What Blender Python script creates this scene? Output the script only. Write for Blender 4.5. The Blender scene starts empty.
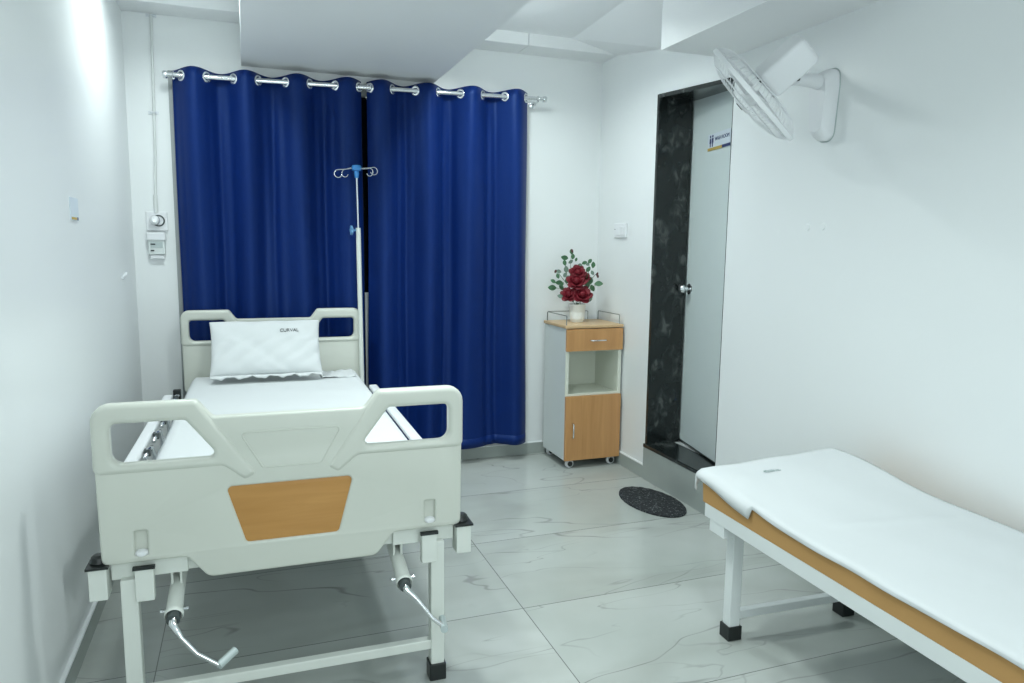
import bpy, bmesh, math, random
from mathutils import Vector, Matrix, Euler
random.seed(7)
C = bpy.context.scene.collection
R = math.radians
PI = math.pi

# ------------------------------------------------------------------ tagging
def tag(o, label=None, cat=None, group=None, kind=None):
    if label: o['label'] = label
    if cat: o['category'] = cat
    if group: o['group'] = group
    if kind: o['kind'] = kind
    return o

def empty(name, loc, rz=0, label=None, cat=None, group=None):
    o = bpy.data.objects.new(name, None); C.objects.link(o)
    o.empty_display_size = 0.1
    o.location = loc; o.rotation_euler = (0, 0, rz)
    return tag(o, label, cat, group)

def link(name, me, mat, parent=None, smooth=None):
    if isinstance(me, bmesh.types.BMesh):
        bm = me; me = bpy.data.meshes.new(name)
        bmesh.ops.recalc_face_normals(bm, faces=bm.faces)
        bm.to_mesh(me); bm.free()
    me.name = name
    o = bpy.data.objects.new(name, me); C.objects.link(o)
    if mat is not None:
        me.materials.clear(); me.materials.append(mat)
    if parent: o.parent = parent
    if smooth:
        for p in me.polygons: p.use_smooth = True
        if smooth is not True:
            try:
                me.set_sharp_from_angle(angle=R(smooth))
            except Exception:
                pass
    return o

def struct(name, me, mat, parent=None, smooth=None, label=None, cat=None):
    o = link(name, me, mat, parent, smooth)
    if parent is None:
        o['kind'] = 'structure'
        tag(o, label, cat)
    return o

def bevel(o, w=0.003, seg=2, ang=30):
    m = o.modifiers.new('bevel', 'BEVEL'); m.width = w; m.segments = seg
    m.limit_method = 'ANGLE'; m.angle_limit = R(ang)
    return o

# ------------------------------------------------------------------ shapes
def box(bm, x0, x1, y0, y1, z0, z1):
    vs = [bm.verts.new((x, y, z)) for z in (z0, z1) for y in (y0, y1) for x in (x0, x1)]
    for f in ((0,2,3,1),(4,5,7,6),(0,1,5,4),(2,6,7,3),(0,4,6,2),(1,3,7,5)):
        bm.faces.new([vs[i] for i in f])
    return vs

def B(*a):
    bm = bmesh.new(); box(bm, *a); return bm

def hexa(bm, pts):
    vs = [bm.verts.new(p) for p in pts]
    for f in ((0,3,2,1),(4,5,6,7),(0,1,5,4),(1,2,6,5),(2,3,7,6),(3,0,4,7)):
        bm.faces.new([vs[i] for i in f])

def tube(bm, pts, r, n=12, closed=False, caps=True):
    pts = [Vector(p) for p in pts]
    rs = r if isinstance(r, (list, tuple)) else [r]*len(pts)
    m = len(pts); rings = []; prev = None
    for i, p in enumerate(pts):
        if closed: t = (pts[(i+1) % m]-pts[i-1])
        elif i == 0: t = pts[1]-pts[0]
        elif i == m-1: t = pts[-1]-pts[-2]
        else: t = (pts[i+1]-pts[i]).normalized()+(pts[i]-pts[i-1]).normalized()
        if t.length < 1e-9: t = Vector((0, 0, 1))
        t.normalize()
        if prev is None:
            a = Vector((0, 0, 1)) if abs(t.z) < .9 else Vector((1, 0, 0))
            u = t.cross(a).normalized()
        else:
            u = prev - t*prev.dot(t)
            u = u.normalized() if u.length > 1e-6 else t.orthogonal().normalized()
        prev = u; v = t.cross(u)
        rings.append([bm.verts.new(p+rs[i]*(math.cos(2*PI*k/n)*u+math.sin(2*PI*k/n)*v)) for k in range(n)])
    for i in range(m if closed else m-1):
        a, b = rings[i], rings[(i+1) % m]
        for k in range(n):
            bm.faces.new((a[k], a[(k+1) % n], b[(k+1) % n], b[k]))
    if caps and not closed:
        bm.faces.new(rings[0][::-1]); bm.faces.new(rings[-1])
    return rings

def T(pts, r, n=12, closed=False):
    bm = bmesh.new(); tube(bm, pts, r, n, closed); return bm

def lathe(bm, prof, n=32, M=None):
    rings = []
    for r, z in prof:
        if r < 1e-6:
            rings.append([bm.verts.new((0, 0, z))])
        else:
            rings.append([bm.verts.new((r*math.cos(2*PI*k/n), r*math.sin(2*PI*k/n), z)) for k in range(n)])
    for a, b in zip(rings, rings[1:]):
        if len(a) == 1 and len(b) == 1: continue
        for k in range(n):
            k2 = (k+1) % n
            if len(a) == 1: bm.faces.new((a[0], b[k], b[k2]))
            elif len(b) == 1: bm.faces.new((a[k], a[k2], b[0]))
            else: bm.faces.new((a[k], a[k2], b[k2], b[k]))
    if M is not None:
        for rr in rings:
            for v in rr: v.co = M @ v.co

def axis_matrix(p, d):
    d = Vector(d).normalized()
    q = Vector((0, 0, 1)).rotation_difference(d)
    return Matrix.Translation(Vector(p)) @ q.to_matrix().to_4x4()

def rounded(pts, rad, seg=6):
    """2D polygon with its corners rounded; rad may be one number or one per corner"""
    n = len(pts); out = []
    for i in range(n):
        r = rad[i] if isinstance(rad, (list, tuple)) else rad
        p = Vector(pts[i]); a = Vector(pts[i-1])-p; b = Vector(pts[(i+1) % n])-p
        if r <= 0: out.append(tuple(p)); continue
        la, lb = a.length, b.length; a.normalize(); b.normalize()
        ang = a.angle(b); d = min(r/math.tan(ang/2), la*.48, lb*.48)
        r2 = d*math.tan(ang/2)
        c = p+(a+b).normalized()*(r2/math.sin(ang/2))
        s = p+a*d-c; e = p+b*d-c
        a0 = math.atan2(s.y, s.x); a1 = math.atan2(e.y, e.x)
        da = (a1-a0+PI) % (2*PI)-PI
        for k in range(seg+1):
            t = a0+da*k/seg
            out.append((c.x+r2*math.cos(t), c.y+r2*math.sin(t)))
    return out

def plate(polys, depth, bev=0.004, res=3, M=None):
    """outline (and holes) in the x-z plane, given a depth along y and rounded rims"""
    cu = bpy.data.curves.new('outline', 'CURVE'); cu.dimensions = '2D'; cu.fill_mode = 'BOTH'
    for poly in polys:
        s = cu.splines.new('POLY'); s.points.add(len(poly)-1)
        for i, p in enumerate(poly): s.points[i].co = (p[0], p[1], 0, 1)
        s.use_cyclic_u = True
    cu.extrude = depth/2-bev; cu.bevel_depth = bev; cu.bevel_resolution = res
    cu.offset = -bev
    ob = bpy.data.objects.new('outline', cu); C.objects.link(ob)
    dg = bpy.context.evaluated_depsgraph_get(); dg.update()
    me = bpy.data.meshes.new_from_object(ob.evaluated_get(dg))
    bpy.data.objects.remove(ob); bpy.data.curves.remove(cu)
    me.transform(Matrix.Rotation(PI/2, 4, 'X'))
    if M is not None: me.transform(M)
    bm = bmesh.new(); bm.from_mesh(me)
    bmesh.ops.remove_doubles(bm, verts=bm.verts, dist=1e-5)
    bpy.data.meshes.remove(me)
    return bm

def text_mesh(s, size, M, ext=0.0006):
    cu = bpy.data.curves.new('lettering', 'FONT'); cu.body = s; cu.size = size
    cu.align_x = 'CENTER'; cu.align_y = 'CENTER'; cu.extrude = ext
    ob = bpy.data.objects.new('lettering', cu); C.objects.link(ob)
    dg = bpy.context.evaluated_depsgraph_get(); dg.update()
    me = bpy.data.meshes.new_from_object(ob.evaluated_get(dg))
    bpy.data.objects.remove(ob); bpy.data.curves.remove(cu)
    me.transform(M); return me

# ------------------------------------------------------------------ materials
def newmat(name):
    m = bpy.data.materials.new(name); m.use_nodes = True
    nt = m.node_tree; b = nt.nodes['Principled BSDF']
    return m, nt, b

def srgb(r, g, b):
    f = lambda c: (c/255/12.92) if c/255 <= .04045 else ((c/255+.055)/1.055)**2.4
    return (f(r), f(g), f(b), 1)

def mat(name, col, rough=.5, metal=0., noise=0.04, nscale=12, bump=0., bscale=60, coat=0., sheen=0., spec=.5, trans=0., emis=None):
    m, nt, b = newmat(name)
    N, L = nt.nodes, nt.links
    tc = N.new('ShaderNodeTexCoord'); nz = N.new('ShaderNodeTexNoise')
    nz.inputs['Scale'].default_value = nscale; nz.inputs['Detail'].default_value = 3
    L.new(tc.outputs['Object'], nz.inputs['Vector'])
    mx = N.new('ShaderNodeMixRGB'); mx.blend_type = 'MIX'
    c = col
    mx.inputs[1].default_value = (c[0]*(1-noise), c[1]*(1-noise), c[2]*(1-noise), 1)
    mx.inputs[2].default_value = (min(1, c[0]*(1+noise)), min(1, c[1]*(1+noise)), min(1, c[2]*(1+noise)), 1)
    L.new(nz.outputs['Fac'], mx.inputs[0]); L.new(mx.outputs[0], b.inputs['Base Color'])
    b.inputs['Roughness'].default_value = rough; b.inputs['Metallic'].default_value = metal
    b.inputs['Specular IOR Level'].default_value = spec
    b.inputs['Coat Weight'].default_value = coat
    b.inputs['Sheen Weight'].default_value = sheen
    b.inputs['Transmission Weight'].default_value = trans
    if emis:
        b.inputs['Emission Color'].default_value = emis[0]; b.inputs['Emission Strength'].default_value = emis[1]
    if bump:
        n2 = N.new('ShaderNodeTexNoise'); n2.inputs['Scale'].default_value = bscale; n2.inputs['Detail'].default_value = 4
        L.new(tc.outputs['Object'], n2.inputs['Vector'])
        bp = N.new('ShaderNodeBump'); bp.inputs['Strength'].default_value = bump; bp.inputs['Distance'].default_value = .01
        L.new(n2.outputs['Fac'], bp.inputs['Height']); L.new(bp.outputs[0], b.inputs['Normal'])
    return m

M_wall = mat('white_wall_paint', (.82, .85, .855), .30, noise=.012, nscale=3, bump=.03, bscale=9, spec=.45)
M_ceil = mat('ceiling_paint', (.87, .89, .90), .5, noise=.01, nscale=3)
M_abs = mat('cream_moulded_plastic', (.60, .625, .565), .34, noise=.01, nscale=5)
M_steel = mat('cream_powder_coated_steel', (.70, .735, .69), .38, noise=.015)
M_white_steel = mat('white_powder_coated_steel', (.74, .78, .78), .38, noise=.015)
M_chrome = mat('chrome', (.78, .80, .82), .14, metal=1., noise=.02)
M_alu = mat('brushed_aluminium', (.70, .73, .76), .32, metal=1., noise=.04)
M_gallery = mat('dark_chrome_wire', (.25, .28, .28), .3, metal=1.)
M_black = mat('black_plastic', (.008, .012, .012), .4, noise=.1)
M_dark = mat('dark_grey_plastic', (.06, .075, .075), .4, noise=.1)
M_sheet = mat('white_cotton', (.67, .70, .71), .85, noise=.012, nscale=6, bump=.10, bscale=14, spec=.2)
M_foam = mat('tan_foam', (.50, .29, .115), .9, noise=.06, nscale=5, bump=.1, bscale=80, spec=.15)
M_blue_plastic = mat('sky_blue_plastic', (.05, .28, .68), .35, noise=.05)
M_pale_blue = mat('pale_blue_plastic', (.16, .36, .62), .4, noise=.05)
M_grey_plastic = mat('grey_translucent_plastic', (.45, .52, .52), .3)
M_white_plastic = mat('white_plastic', (.80, .82, .84), .3, noise=.01)
M_cab = mat('pale_grey_laminate', (.70, .75, .74), .35, noise=.01)
M_cream = mat('cream_laminate', (.74, .77, .68), .4, noise=.01)
M_pot = mat('white_glazed_pot', (.80, .83, .80), .3, noise=.01)
M_rose = mat('crimson_silk_petals', (.17, .002, .012), .6, noise=.35, nscale=60)
M_bud = mat('dark_rose_buds', (.10, .03, .03), .6, noise=.3, nscale=60)
M_leaf = mat('green_silk_leaves', (.045, .14, .06), .55, noise=.45, nscale=30)
M_leaf2 = mat('dusty_grey_green_leaves', (.16, .24, .19), .6, noise=.3, nscale=30)
M_stem = mat('green_stem', (.05, .12, .04), .6)
M_ink = mat('black_ink', (.015, .02, .025), .7)
M_navy = mat('navy_ink', (.015, .03, .13), .6)
M_orange = mat('ochre_stripe', (.50, .36, .10), .6)
M_sign = mat('white_sign_face', (.66, .73, .80), .4, noise=.01)
M_skirt = mat('grey_skirting_tile', (.37, .41, .39), .25, noise=.08, nscale=6)
M_conduit = mat('white_pvc_conduit', (.72, .75, .74), .45, noise=.02)
M_winframe = mat('grey_window_frame', (.34, .37, .37), .4, noise=.03)
M_glass = mat('dark_window_glass', (.006, .008, .01), .08, noise=.1)
M_dark_room = mat('washroom_wall_tiles', (.55, .58, .58), .4, noise=.03)
M_door = mat('door_laminate', (.62, .70, .70), .35, noise=.015)

def wood(name, c0, c1, scale=1.0, axis='X'):
    m, nt, b = newmat(name); N, L = nt.nodes, nt.links
    tc = N.new('ShaderNodeTexCoord'); mp = N.new('ShaderNodeMapping')
    mp.inputs['Scale'].default_value = (3, 30, 34) if axis == 'X' else (30, 30, 2.5)
    nz = N.new('ShaderNodeTexNoise'); nz.inputs['Scale'].default_value = scale; nz.inputs['Detail'].default_value = 6
    nz.inputs['Distortion'].default_value = .6
    rp = N.new('ShaderNodeValToRGB')
    rp.color_ramp.elements[0].position = .3; rp.color_ramp.elements[1].position = .7
    rp.color_ramp.elements[0].color = c0; rp.color_ramp.elements[1].color = c1
    L.new(tc.outputs['Object'], mp.inputs[0]); L.new(mp.outputs[0], nz.inputs['Vector'])
    L.new(nz.outputs['Fac'], rp.inputs[0]); L.new(rp.outputs[0], b.inputs['Base Color'])
    b.inputs['Roughness'].default_value = .38
    return m
M_wood = wood('orange_beech_laminate', (.50, .255, .095, 1), (.60, .32, .13, 1), axis='Z')
M_woodtop = wood('pale_beech_laminate', (.56, .38, .20, 1), (.66, .46, .26, 1))
M_woodfoot = wood('beech_insert_laminate', (.44, .215, .055, 1), (.52, .27, .08, 1))

def marble_floor():
    m, nt, b = newmat('grey_veined_marble_tiles'); N, L = nt.nodes, nt.links
    tc = N.new('ShaderNodeTexCoord')
    sep = N.new('ShaderNodeSeparateXYZ'); L.new(tc.outputs['Object'], sep.inputs[0])
    def math_(op, a, b_=None, clamp=False):
        n = N.new('ShaderNodeMath'); n.operation = op; n.use_clamp = clamp
        for i, v in enumerate((a, b_)):
            if v is None: continue
            if isinstance(v, (int, float)): n.inputs[i].default_value = v
            else: L.new(v, n.inputs[i])
        return n.outputs[0]
    def joint(sock, off, period, w):
        t = math_('ADD', sock, -off)
        t = math_('DIVIDE', t, period)
        idx = math_('FLOOR', math_('ADD', t, .5))
        d = math_('ABSOLUTE', math_('SUBTRACT', t, idx))
        d = math_('MULTIPLY', d, period)
        return math_('LESS_THAN', d, w), math_('FLOOR', t)
    jx, ix = joint(sep.outputs['X'], .90, 1.2, .0016)
    jy, iy = joint(sep.outputs['Y'], .50, .6, .0016)
    j = math_('MAXIMUM', jx, jy)
    # a shift per tile so that the veins break at the joints
    sh = math_('ADD', math_('MULTIPLY', ix, 3.7), math_('MULTIPLY', iy, 1.93))
    cmb = N.new('ShaderNodeCombineXYZ'); L.new(sh, cmb.inputs['Z'])
    L.new(math_('MULTIPLY', sh, .37), cmb.inputs['X'])
    add = N.new('ShaderNodeVectorMath'); add.operation = 'ADD'
    L.new(tc.outputs['Object'], add.inputs[0]); L.new(cmb.outputs[0], add.inputs[1])
    def vein(sx, sy, rz, scale, width, detail=3, dist=.45):
        mp = N.new('ShaderNodeMapping'); mp.inputs['Scale'].default_value = (sx, sy, 1); mp.inputs['Rotation'].default_value = (0, 0, rz)
        nz = N.new('ShaderNodeTexNoise'); nz.inputs['Scale'].default_value = scale
        nz.inputs['Detail'].default_value = detail; nz.inputs['Distortion'].default_value = dist
        nz.inputs['Roughness'].default_value = .45
        L.new(add.outputs[0], mp.inputs[0]); L.new(mp.outputs[0], nz.inputs['Vector'])
        d = math_('ABSOLUTE', math_('SUBTRACT', nz.outputs['Fac'], .5))
        mr = N.new('ShaderNodeMapRange'); mr.interpolation_type = 'SMOOTHSTEP'
        mr.inputs['From Min'].default_value = 0; mr.inputs['From Max'].default_value = width
        mr.inputs['To Min'].default_value = 1; mr.inputs['To Max'].default_value = 0
        L.new(d, mr.inputs['Value'])
        return mr.outputs[0], mp
    v1, mp1 = vein(.5, 1.9, .12, 1.1, .0055)
    v2, mp2 = vein(.6, 2.2, -.3, 1.6, .006, dist=.6)
    v3, mp3 = vein(.7, 1.6, .2, 1.2, .09)
    # gate the veins so that they come and go
    nzg = N.new('ShaderNodeTexNoise'); nzg.inputs['Scale'].default_value = 2.2; L.new(add.outputs[0], nzg.inputs['Vector'])
    gate = N.new('ShaderNodeMapRange'); gate.inputs['From Min'].default_value = .48; gate.inputs['From Max'].default_value = .62
    L.new(nzg.outputs['Fac'], gate.inputs['Value'])
    gate2 = math_('SUBTRACT', 1., gate.outputs[0], True)
    va = math_('MULTIPLY', math_('MULTIPLY', v1, gate.outputs[0]), .6)
    vb = math_('MULTIPLY', math_('MULTIPLY', v2, gate2), .38)
    vv = math_('MAXIMUM', va, vb)
    cl = N.new('ShaderNodeTexNoise'); cl.inputs['Scale'].default_value = 1.6; cl.inputs['Detail'].default_value = 4
    L.new(add.outputs[0], cl.inputs['Vector'])
    rp = N.new('ShaderNodeValToRGB')
    rp.color_ramp.elements[0].position = .32; rp.color_ramp.elements[1].position = .68
    rp.color_ramp.elements[0].color = (.40, .435, .41, 1); rp.color_ramp.elements[1].color = (.50, .53, .51, 1)
    L.new(cl.outputs['Fac'], rp.inputs[0])
    def mix(fac, a, col):
        x = N.new('ShaderNodeMixRGB')
        if isinstance(fac, float): x.inputs[0].default_value = fac
        else: L.new(fac, x.inputs[0])
        L.new(a, x.inputs[1]); x.inputs[2].default_value = col
        return x.outputs[0]
    c = mix(math_('MULTIPLY', v3, .22), rp.outputs[0], (.27, .28, .25, 1))
    c = mix(vv, c, (.13, .13, .115, 1))
    c = mix(math_('MULTIPLY', j, .75), c, (.07, .075, .07, 1))
    L.new(c, b.inputs['Base Color'])
    b.inputs['Roughness'].default_value = .20
    b.inputs['Specular IOR Level'].default_value = .5
    return m
M_floor = marble_floor()

def granite():
    m, nt, b = newmat('black_mottled_granite'); N, L = nt.nodes, nt.links
    tc = N.new('ShaderNodeTexCoord'); mp = N.new('ShaderNodeMapping'); mp.inputs['Scale'].default_value = (1, 1, .55)
    nz = N.new('ShaderNodeTexNoise'); nz.inputs['Scale'].default_value = 22; nz.inputs['Detail'].default_value = 5; nz.inputs['Distortion'].default_value = 1.2
    n2 = N.new('ShaderNodeTexNoise'); n2.inputs['Scale'].default_value = 8; n2.inputs['Detail'].default_value = 2
    L.new(tc.outputs['Object'], mp.inputs[0]); L.new(mp.outputs[0], nz.inputs['Vector']); L.new(tc.outputs['Object'], n2.inputs['Vector'])
    mu = N.new('ShaderNodeMath'); mu.operation = 'MULTIPLY'; L.new(nz.outputs['Fac'], mu.inputs[0]); L.new(n2.outputs['Fac'], mu.inputs[1])
    rp = N.new('ShaderNodeValToRGB')
    rp.color_ramp.elements[0].position = .24; rp.color_ramp.elements[0].color = (.010, .014, .014, 1)
    rp.color_ramp.elements[1].position = .40; rp.color_ramp.elements[1].color = (.085, .095, .09, 1)
    e = rp.color_ramp.elements.new(.31); e.color = (.022, .028, .028, 1)
    L.new(mu.outputs[0], rp.inputs[0]); L.new(rp.outputs[0], b.inputs['Base Color'])
    b.inputs['Roughness'].default_value = .22
    return m
M_granite = granite()

def curtain_mat():
    m, nt, b = newmat('royal_blue_satin'); N, L = nt.nodes, nt.links
    tc = N.new('ShaderNodeTexCoord'); mp = N.new('ShaderNodeMapping'); mp.inputs['Scale'].default_value = (300, 300, 40)
    nz = N.new('ShaderNodeTexNoise'); nz.inputs['Scale'].default_value = 1; nz.inputs['Detail'].default_value = 2
    L.new(tc.outputs['Object'], mp.inputs[0]); L.new(mp.outputs[0], nz.inputs['Vector'])
    mx = N.new('ShaderNodeMixRGB'); mx.inputs[1].default_value = (.0026, .014, .098, 1); mx.inputs[2].default_value = (.0044, .022, .138, 1)
    L.new(nz.outputs['Fac'], mx.inputs[0]); L.new(mx.outputs[0], b.inputs['Base Color'])
    b.inputs['Roughness'].default_value = .40; b.inputs['Specular IOR Level'].default_value = .35
    b.inputs['Specular Tint'].default_value = (.35, .55, 1, 1)
    b.inputs['Sheen Weight'].default_value = .05; b.inputs['Sheen Tint'].default_value = (.15, .35, 1, 1); b.inputs['Sheen Roughness'].default_value = .4
    return m
M_curtain = curtain_mat()

def mat_coir():
    m, nt, b = newmat('charcoal_loop_doormat'); N, L = nt.nodes, nt.links
    tc = N.new('ShaderNodeTexCoord')
    vo = N.new('ShaderNodeTexVoronoi'); vo.inputs['Scale'].default_value = 170
    L.new(tc.outputs['Object'], vo.inputs['Vector'])
    rp = N.new('ShaderNodeValToRGB'); rp.color_ramp.elements[0].position = .0; rp.color_ramp.elements[1].position = 1.
    rp.color_ramp.elements[0].color = (.008, .010, .012, 1); rp.color_ramp.elements[1].color = (.035, .040, .045, 1)
    e = rp.color_ramp.elements.new(.86); e.color = (.025, .03, .034, 1)
    e = rp.color_ramp.elements.new(.93); e.color = (.16, .18, .18, 1)
    sep = N.new('ShaderNodeSeparateColor'); L.new(vo.outputs['Color'], sep.inputs[0])
    L.new(sep.outputs[0], rp.inputs[0]); L.new(rp.outputs[0], b.inputs['Base Color'])
    bp = N.new('ShaderNodeBump'); bp.inputs['Strength'].default_value = .7; bp.inputs['Distance'].default_value = .004
    L.new(vo.outputs['Distance'], bp.inputs['Height']); L.new(bp.outputs[0], b.inputs['Normal'])
    b.inputs['Roughness'].default_value = .9
    return m
M_mat = mat_coir()

def emit(name, col, s):
    m, nt, b = newmat(name)
    b.inputs['Base Color'].default_value = (.8, .8, .8, 1)
    b.inputs['Emission Color'].default_value = col; b.inputs['Emission Strength'].default_value = s
    return m

# ================================================================== SETTING
XL, XR, YB, YF = -.53, 2.09, 4.14, -1.3
HC = 2.48
struct('floor', B(XL-.1, 3.3, YF-.1, YB+.1, -.1, 0), M_floor, label='pale grey veined marble tile floor', cat='floor')
struct('wall_left', B(XL-.12, XL, YF-.1, YB+.12, 0, HC+.1), M_wall, label='glossy white left wall', cat='wall')
struct('wall_front', B(XL, XR, YF-.12, YF, 0, HC+.1), M_wall, label='white wall behind the camera', cat='wall')
WX0, WX1, WZ0, WZ1 = -.335, 1.55, .16, 2.15
bm = bmesh.new()
box(bm, XL, WX0, YB, YB+.12, 0, HC+.1); box(bm, WX1, 3.3, YB, YB+.12, 0, HC+.1)
box(bm, WX0, WX1, YB, YB+.12, 0, WZ0); box(bm, WX0, WX1, YB, YB+.12, WZ1, HC+.1)
struct('wall_back', bm, M_wall, label='white back wall behind the blue curtains', cat='wall')
# right wall with the doorway (y 2.83 .. 3.48)
DY0, DY1 = 2.83, 3.475
DZ0, DZL, DZR = .205, 2.105, 2.065         # the lintel is laid slightly out of level
bm = bmesh.new()
box(bm, XR, XR+.20, YF-.1, DY0, 0, HC+.1)
box(bm, XR, XR+.20, DY1, YB, 0, HC+.1)
hexa(bm, [(XR, DY0, DZR), (XR+.20, DY0, DZR), (XR+.20, DY1, DZL), (XR, DY1, DZL),
          (XR, DY0, HC+.1), (XR+.20, DY0, HC+.1), (XR+.20, DY1, HC+.1), (XR, DY1, HC+.1)])
struct('wall_right', bm, M_wall, label='white right wall with the doorway', cat='wall')
# ceiling: main slab, lower strip of boarding against the back wall
struct('ceiling', B(XL, XR, YF, YB, HC, HC+.1), M_ceil, label='white ceiling', cat='ceiling')
bm = bmesh.new()
for x0, x1 in ((XL, .0), (.0, 1.528), (1.532, XR)):
    box(bm, x0, x1, YB-.19, YB-.001, 2.415, HC)
struct('trim_1', bm, M_ceil, label='narrow lower ceiling strip along the back wall', cat='ceiling strip')
# boxed duct down the middle of the ceiling
bm = bmesh.new(); box(bm, .012, 1.03, YF, YB-.001, 2.205, HC)
struct('trim_2', bm, M_ceil, label='wide boxed duct under the ceiling', cat='boxed duct')
# boxed beam along the right wall
bm = bmesh.new(); box(bm, 1.735, XR, YF, 2.88, 2.155, HC)
struct('trim_3', bm, M_ceil, label='boxed beam along the right wall above the fan', cat='boxed beam')
# sloping plaster cove over the door
bm = bmesh.new()
a = [(XR, YB-.19, HC), (XR, 2.88, HC), (XR, 2.88, 2.26), (XR, 3.43, 2.33), (XR, YB-.19, 2.415),
     (1.80, YB-.19, HC), (1.735, 2.88, HC)]
vs = [bm.verts.new(p) for p in a]
bm.faces.new([vs[i] for i in (0, 1, 2, 3, 4)]); bm.faces.new([vs[i] for i in (5, 4, 3)])
bm.faces.new([vs[i] for i in (5, 3, 6)]); bm.faces.new([vs[i] for i in (6, 3, 2)])
bm.faces.new([vs[i] for i in (1, 6, 2)]); bm.faces.new([vs[i] for i in (0, 4, 5)]); bm.faces.new([vs[i] for i in (0, 5, 6, 1)])
struct('trim_4', bm, M_ceil, label='sloping plaster cove over the doorway', cat='cove')

# skirtings
def skirting(name, a, b, h, inward, label):
    bm = bmesh.new(); x0, y0 = a; x1, y1 = b; t = .012
    box(bm, min(x0, x1, x0+inward[0]*t, x1+inward[0]*t), max(x0, x1, x0+inward[0]*t, x1+inward[0]*t),
        min(y0, y1, y0+inward[1]*t, y1+inward[1]*t), max(y0, y1, y0+inward[1]*t, y1+inward[1]*t), 0, h)
    o = struct(name, bm, M_skirt, label=label, cat='skirting')
    bm = bmesh.new()
    box(bm, min(x0, x1, x0+inward[0]*t, x1+inward[0]*t), max(x0, x1, x0+inward[0]*t, x1+inward[0]*t),
        min(y0, y1, y0+inward[1]*t, y1+inward[1]*t), max(y0, y1, y0+inward[1]*t, y1+inward[1]*t), h, h+.006)
    link('plaster_edge', bm, M_wall, o)
    return o
skirting('baseboard_left', (XL, YF), (XL, YB-.013), .068, (1, 0), 'grey tile skirting along the left wall')
skirting('baseboard_back', (XL, YB), (XR, YB), .068, (0, -1), 'grey tile skirting along the back wall')
skirting('baseboard_right', (XR, DY1), (XR, YB-.013), .072, (-1, 0), 'grey tile skirting between the doorway and the corner')
skirting('baseboard_right.001', (XR, YF), (XR, DY0), .072, (-1, 0), 'grey tile skirting beside the couch')

# step and sill
struct('trim_5', B(2.074, XR+.16, DY0+.002, DY1-.002, 0, .185), M_skirt, label='grey tiled step under the doorway', cat='step')
o = struct('trim_6', B(2.070, XR+.165, DY0+.002, DY1-.002, .185, DZ0), M_granite, label='black granite sill of the doorway', cat='door sill'); bevel(o, .003)
# granite jambs and lintel lining of the opening
bm = bmesh.new(); t = .02
box(bm, XR-.006, XR+.20, DY1-t, DY1, DZ0, DZL)
hexa(bm, [(XR-.006, DY0, DZR-t), (XR+.20, DY0, DZR-t), (XR+.20, DY1-t, DZL-t), (XR-.006, DY1-t, DZL-t),
          (XR-.006, DY0, DZR), (XR+.20, DY0, DZR), (XR+.20, DY1-t, DZL), (XR-.006, DY1-t, DZL)])
box(bm, XR+.001, XR+.09, DY0, DY0+t*.3, DZ0, DZR-t)
struct('trim_7', bm, M_granite, label='black mottled granite lining of the doorway', cat='door frame')
# washroom behind the door
bm = bmesh.new()
box(bm, XR+.165, 3.3, 2.2, YB, 0, .198)
box(bm, 3.25, 3.3, 2.2, YB, .198, HC); box(bm, XR+.2, 3.3, 2.15, 2.2, 0, HC)
box(bm, XR+.2, 3.3, 2.15, YB, HC, HC+.05)
struct('wall_washroom', bm, M_dark_room, label='pale tiled washroom beyond the open door', cat='washroom')

# door leaf, hinged at the near jamb and standing ajar into the washroom
ang = math.atan2(.125, .66)
door = empty('door_1', (2.185, DY0+.012, .216), 0)
door['kind'] = 'structure'; tag(door, 'pale grey flush washroom door standing slightly ajar', 'door')
door.rotation_euler = (0, 0, -ang)
DL = .655
o = link('door_leaf', B(0, .032, 0, DL, 0, 2.1), M_door, door); bevel(o, .002)
bm = bmesh.new(); box(bm, -.002, .034, -.006, 0, 0, 2.1); box(bm, -.0008, .033, DL, DL+.003, 0, 2.1); box(bm, -.001, .033, 0, DL, -.004, 0)
link('door_edging', bm, M_dark, door)
bm = bmesh.new()
lathe(bm, [(0, -.062), (.012, -.062), (.022, -.055), (.026, -.044), (.022, -.034), (.011, -.026), (.010, -.010), (.014, -.006), (.030, -.004), (.031, 0), (0, 0)], 24,
      axis_matrix((-.0, DL-.075, .86), (1, 0, 0)))
o = link('door_knob', bm, M_chrome, door, smooth=40); o['label'] = 'round chrome door knob'
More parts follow.
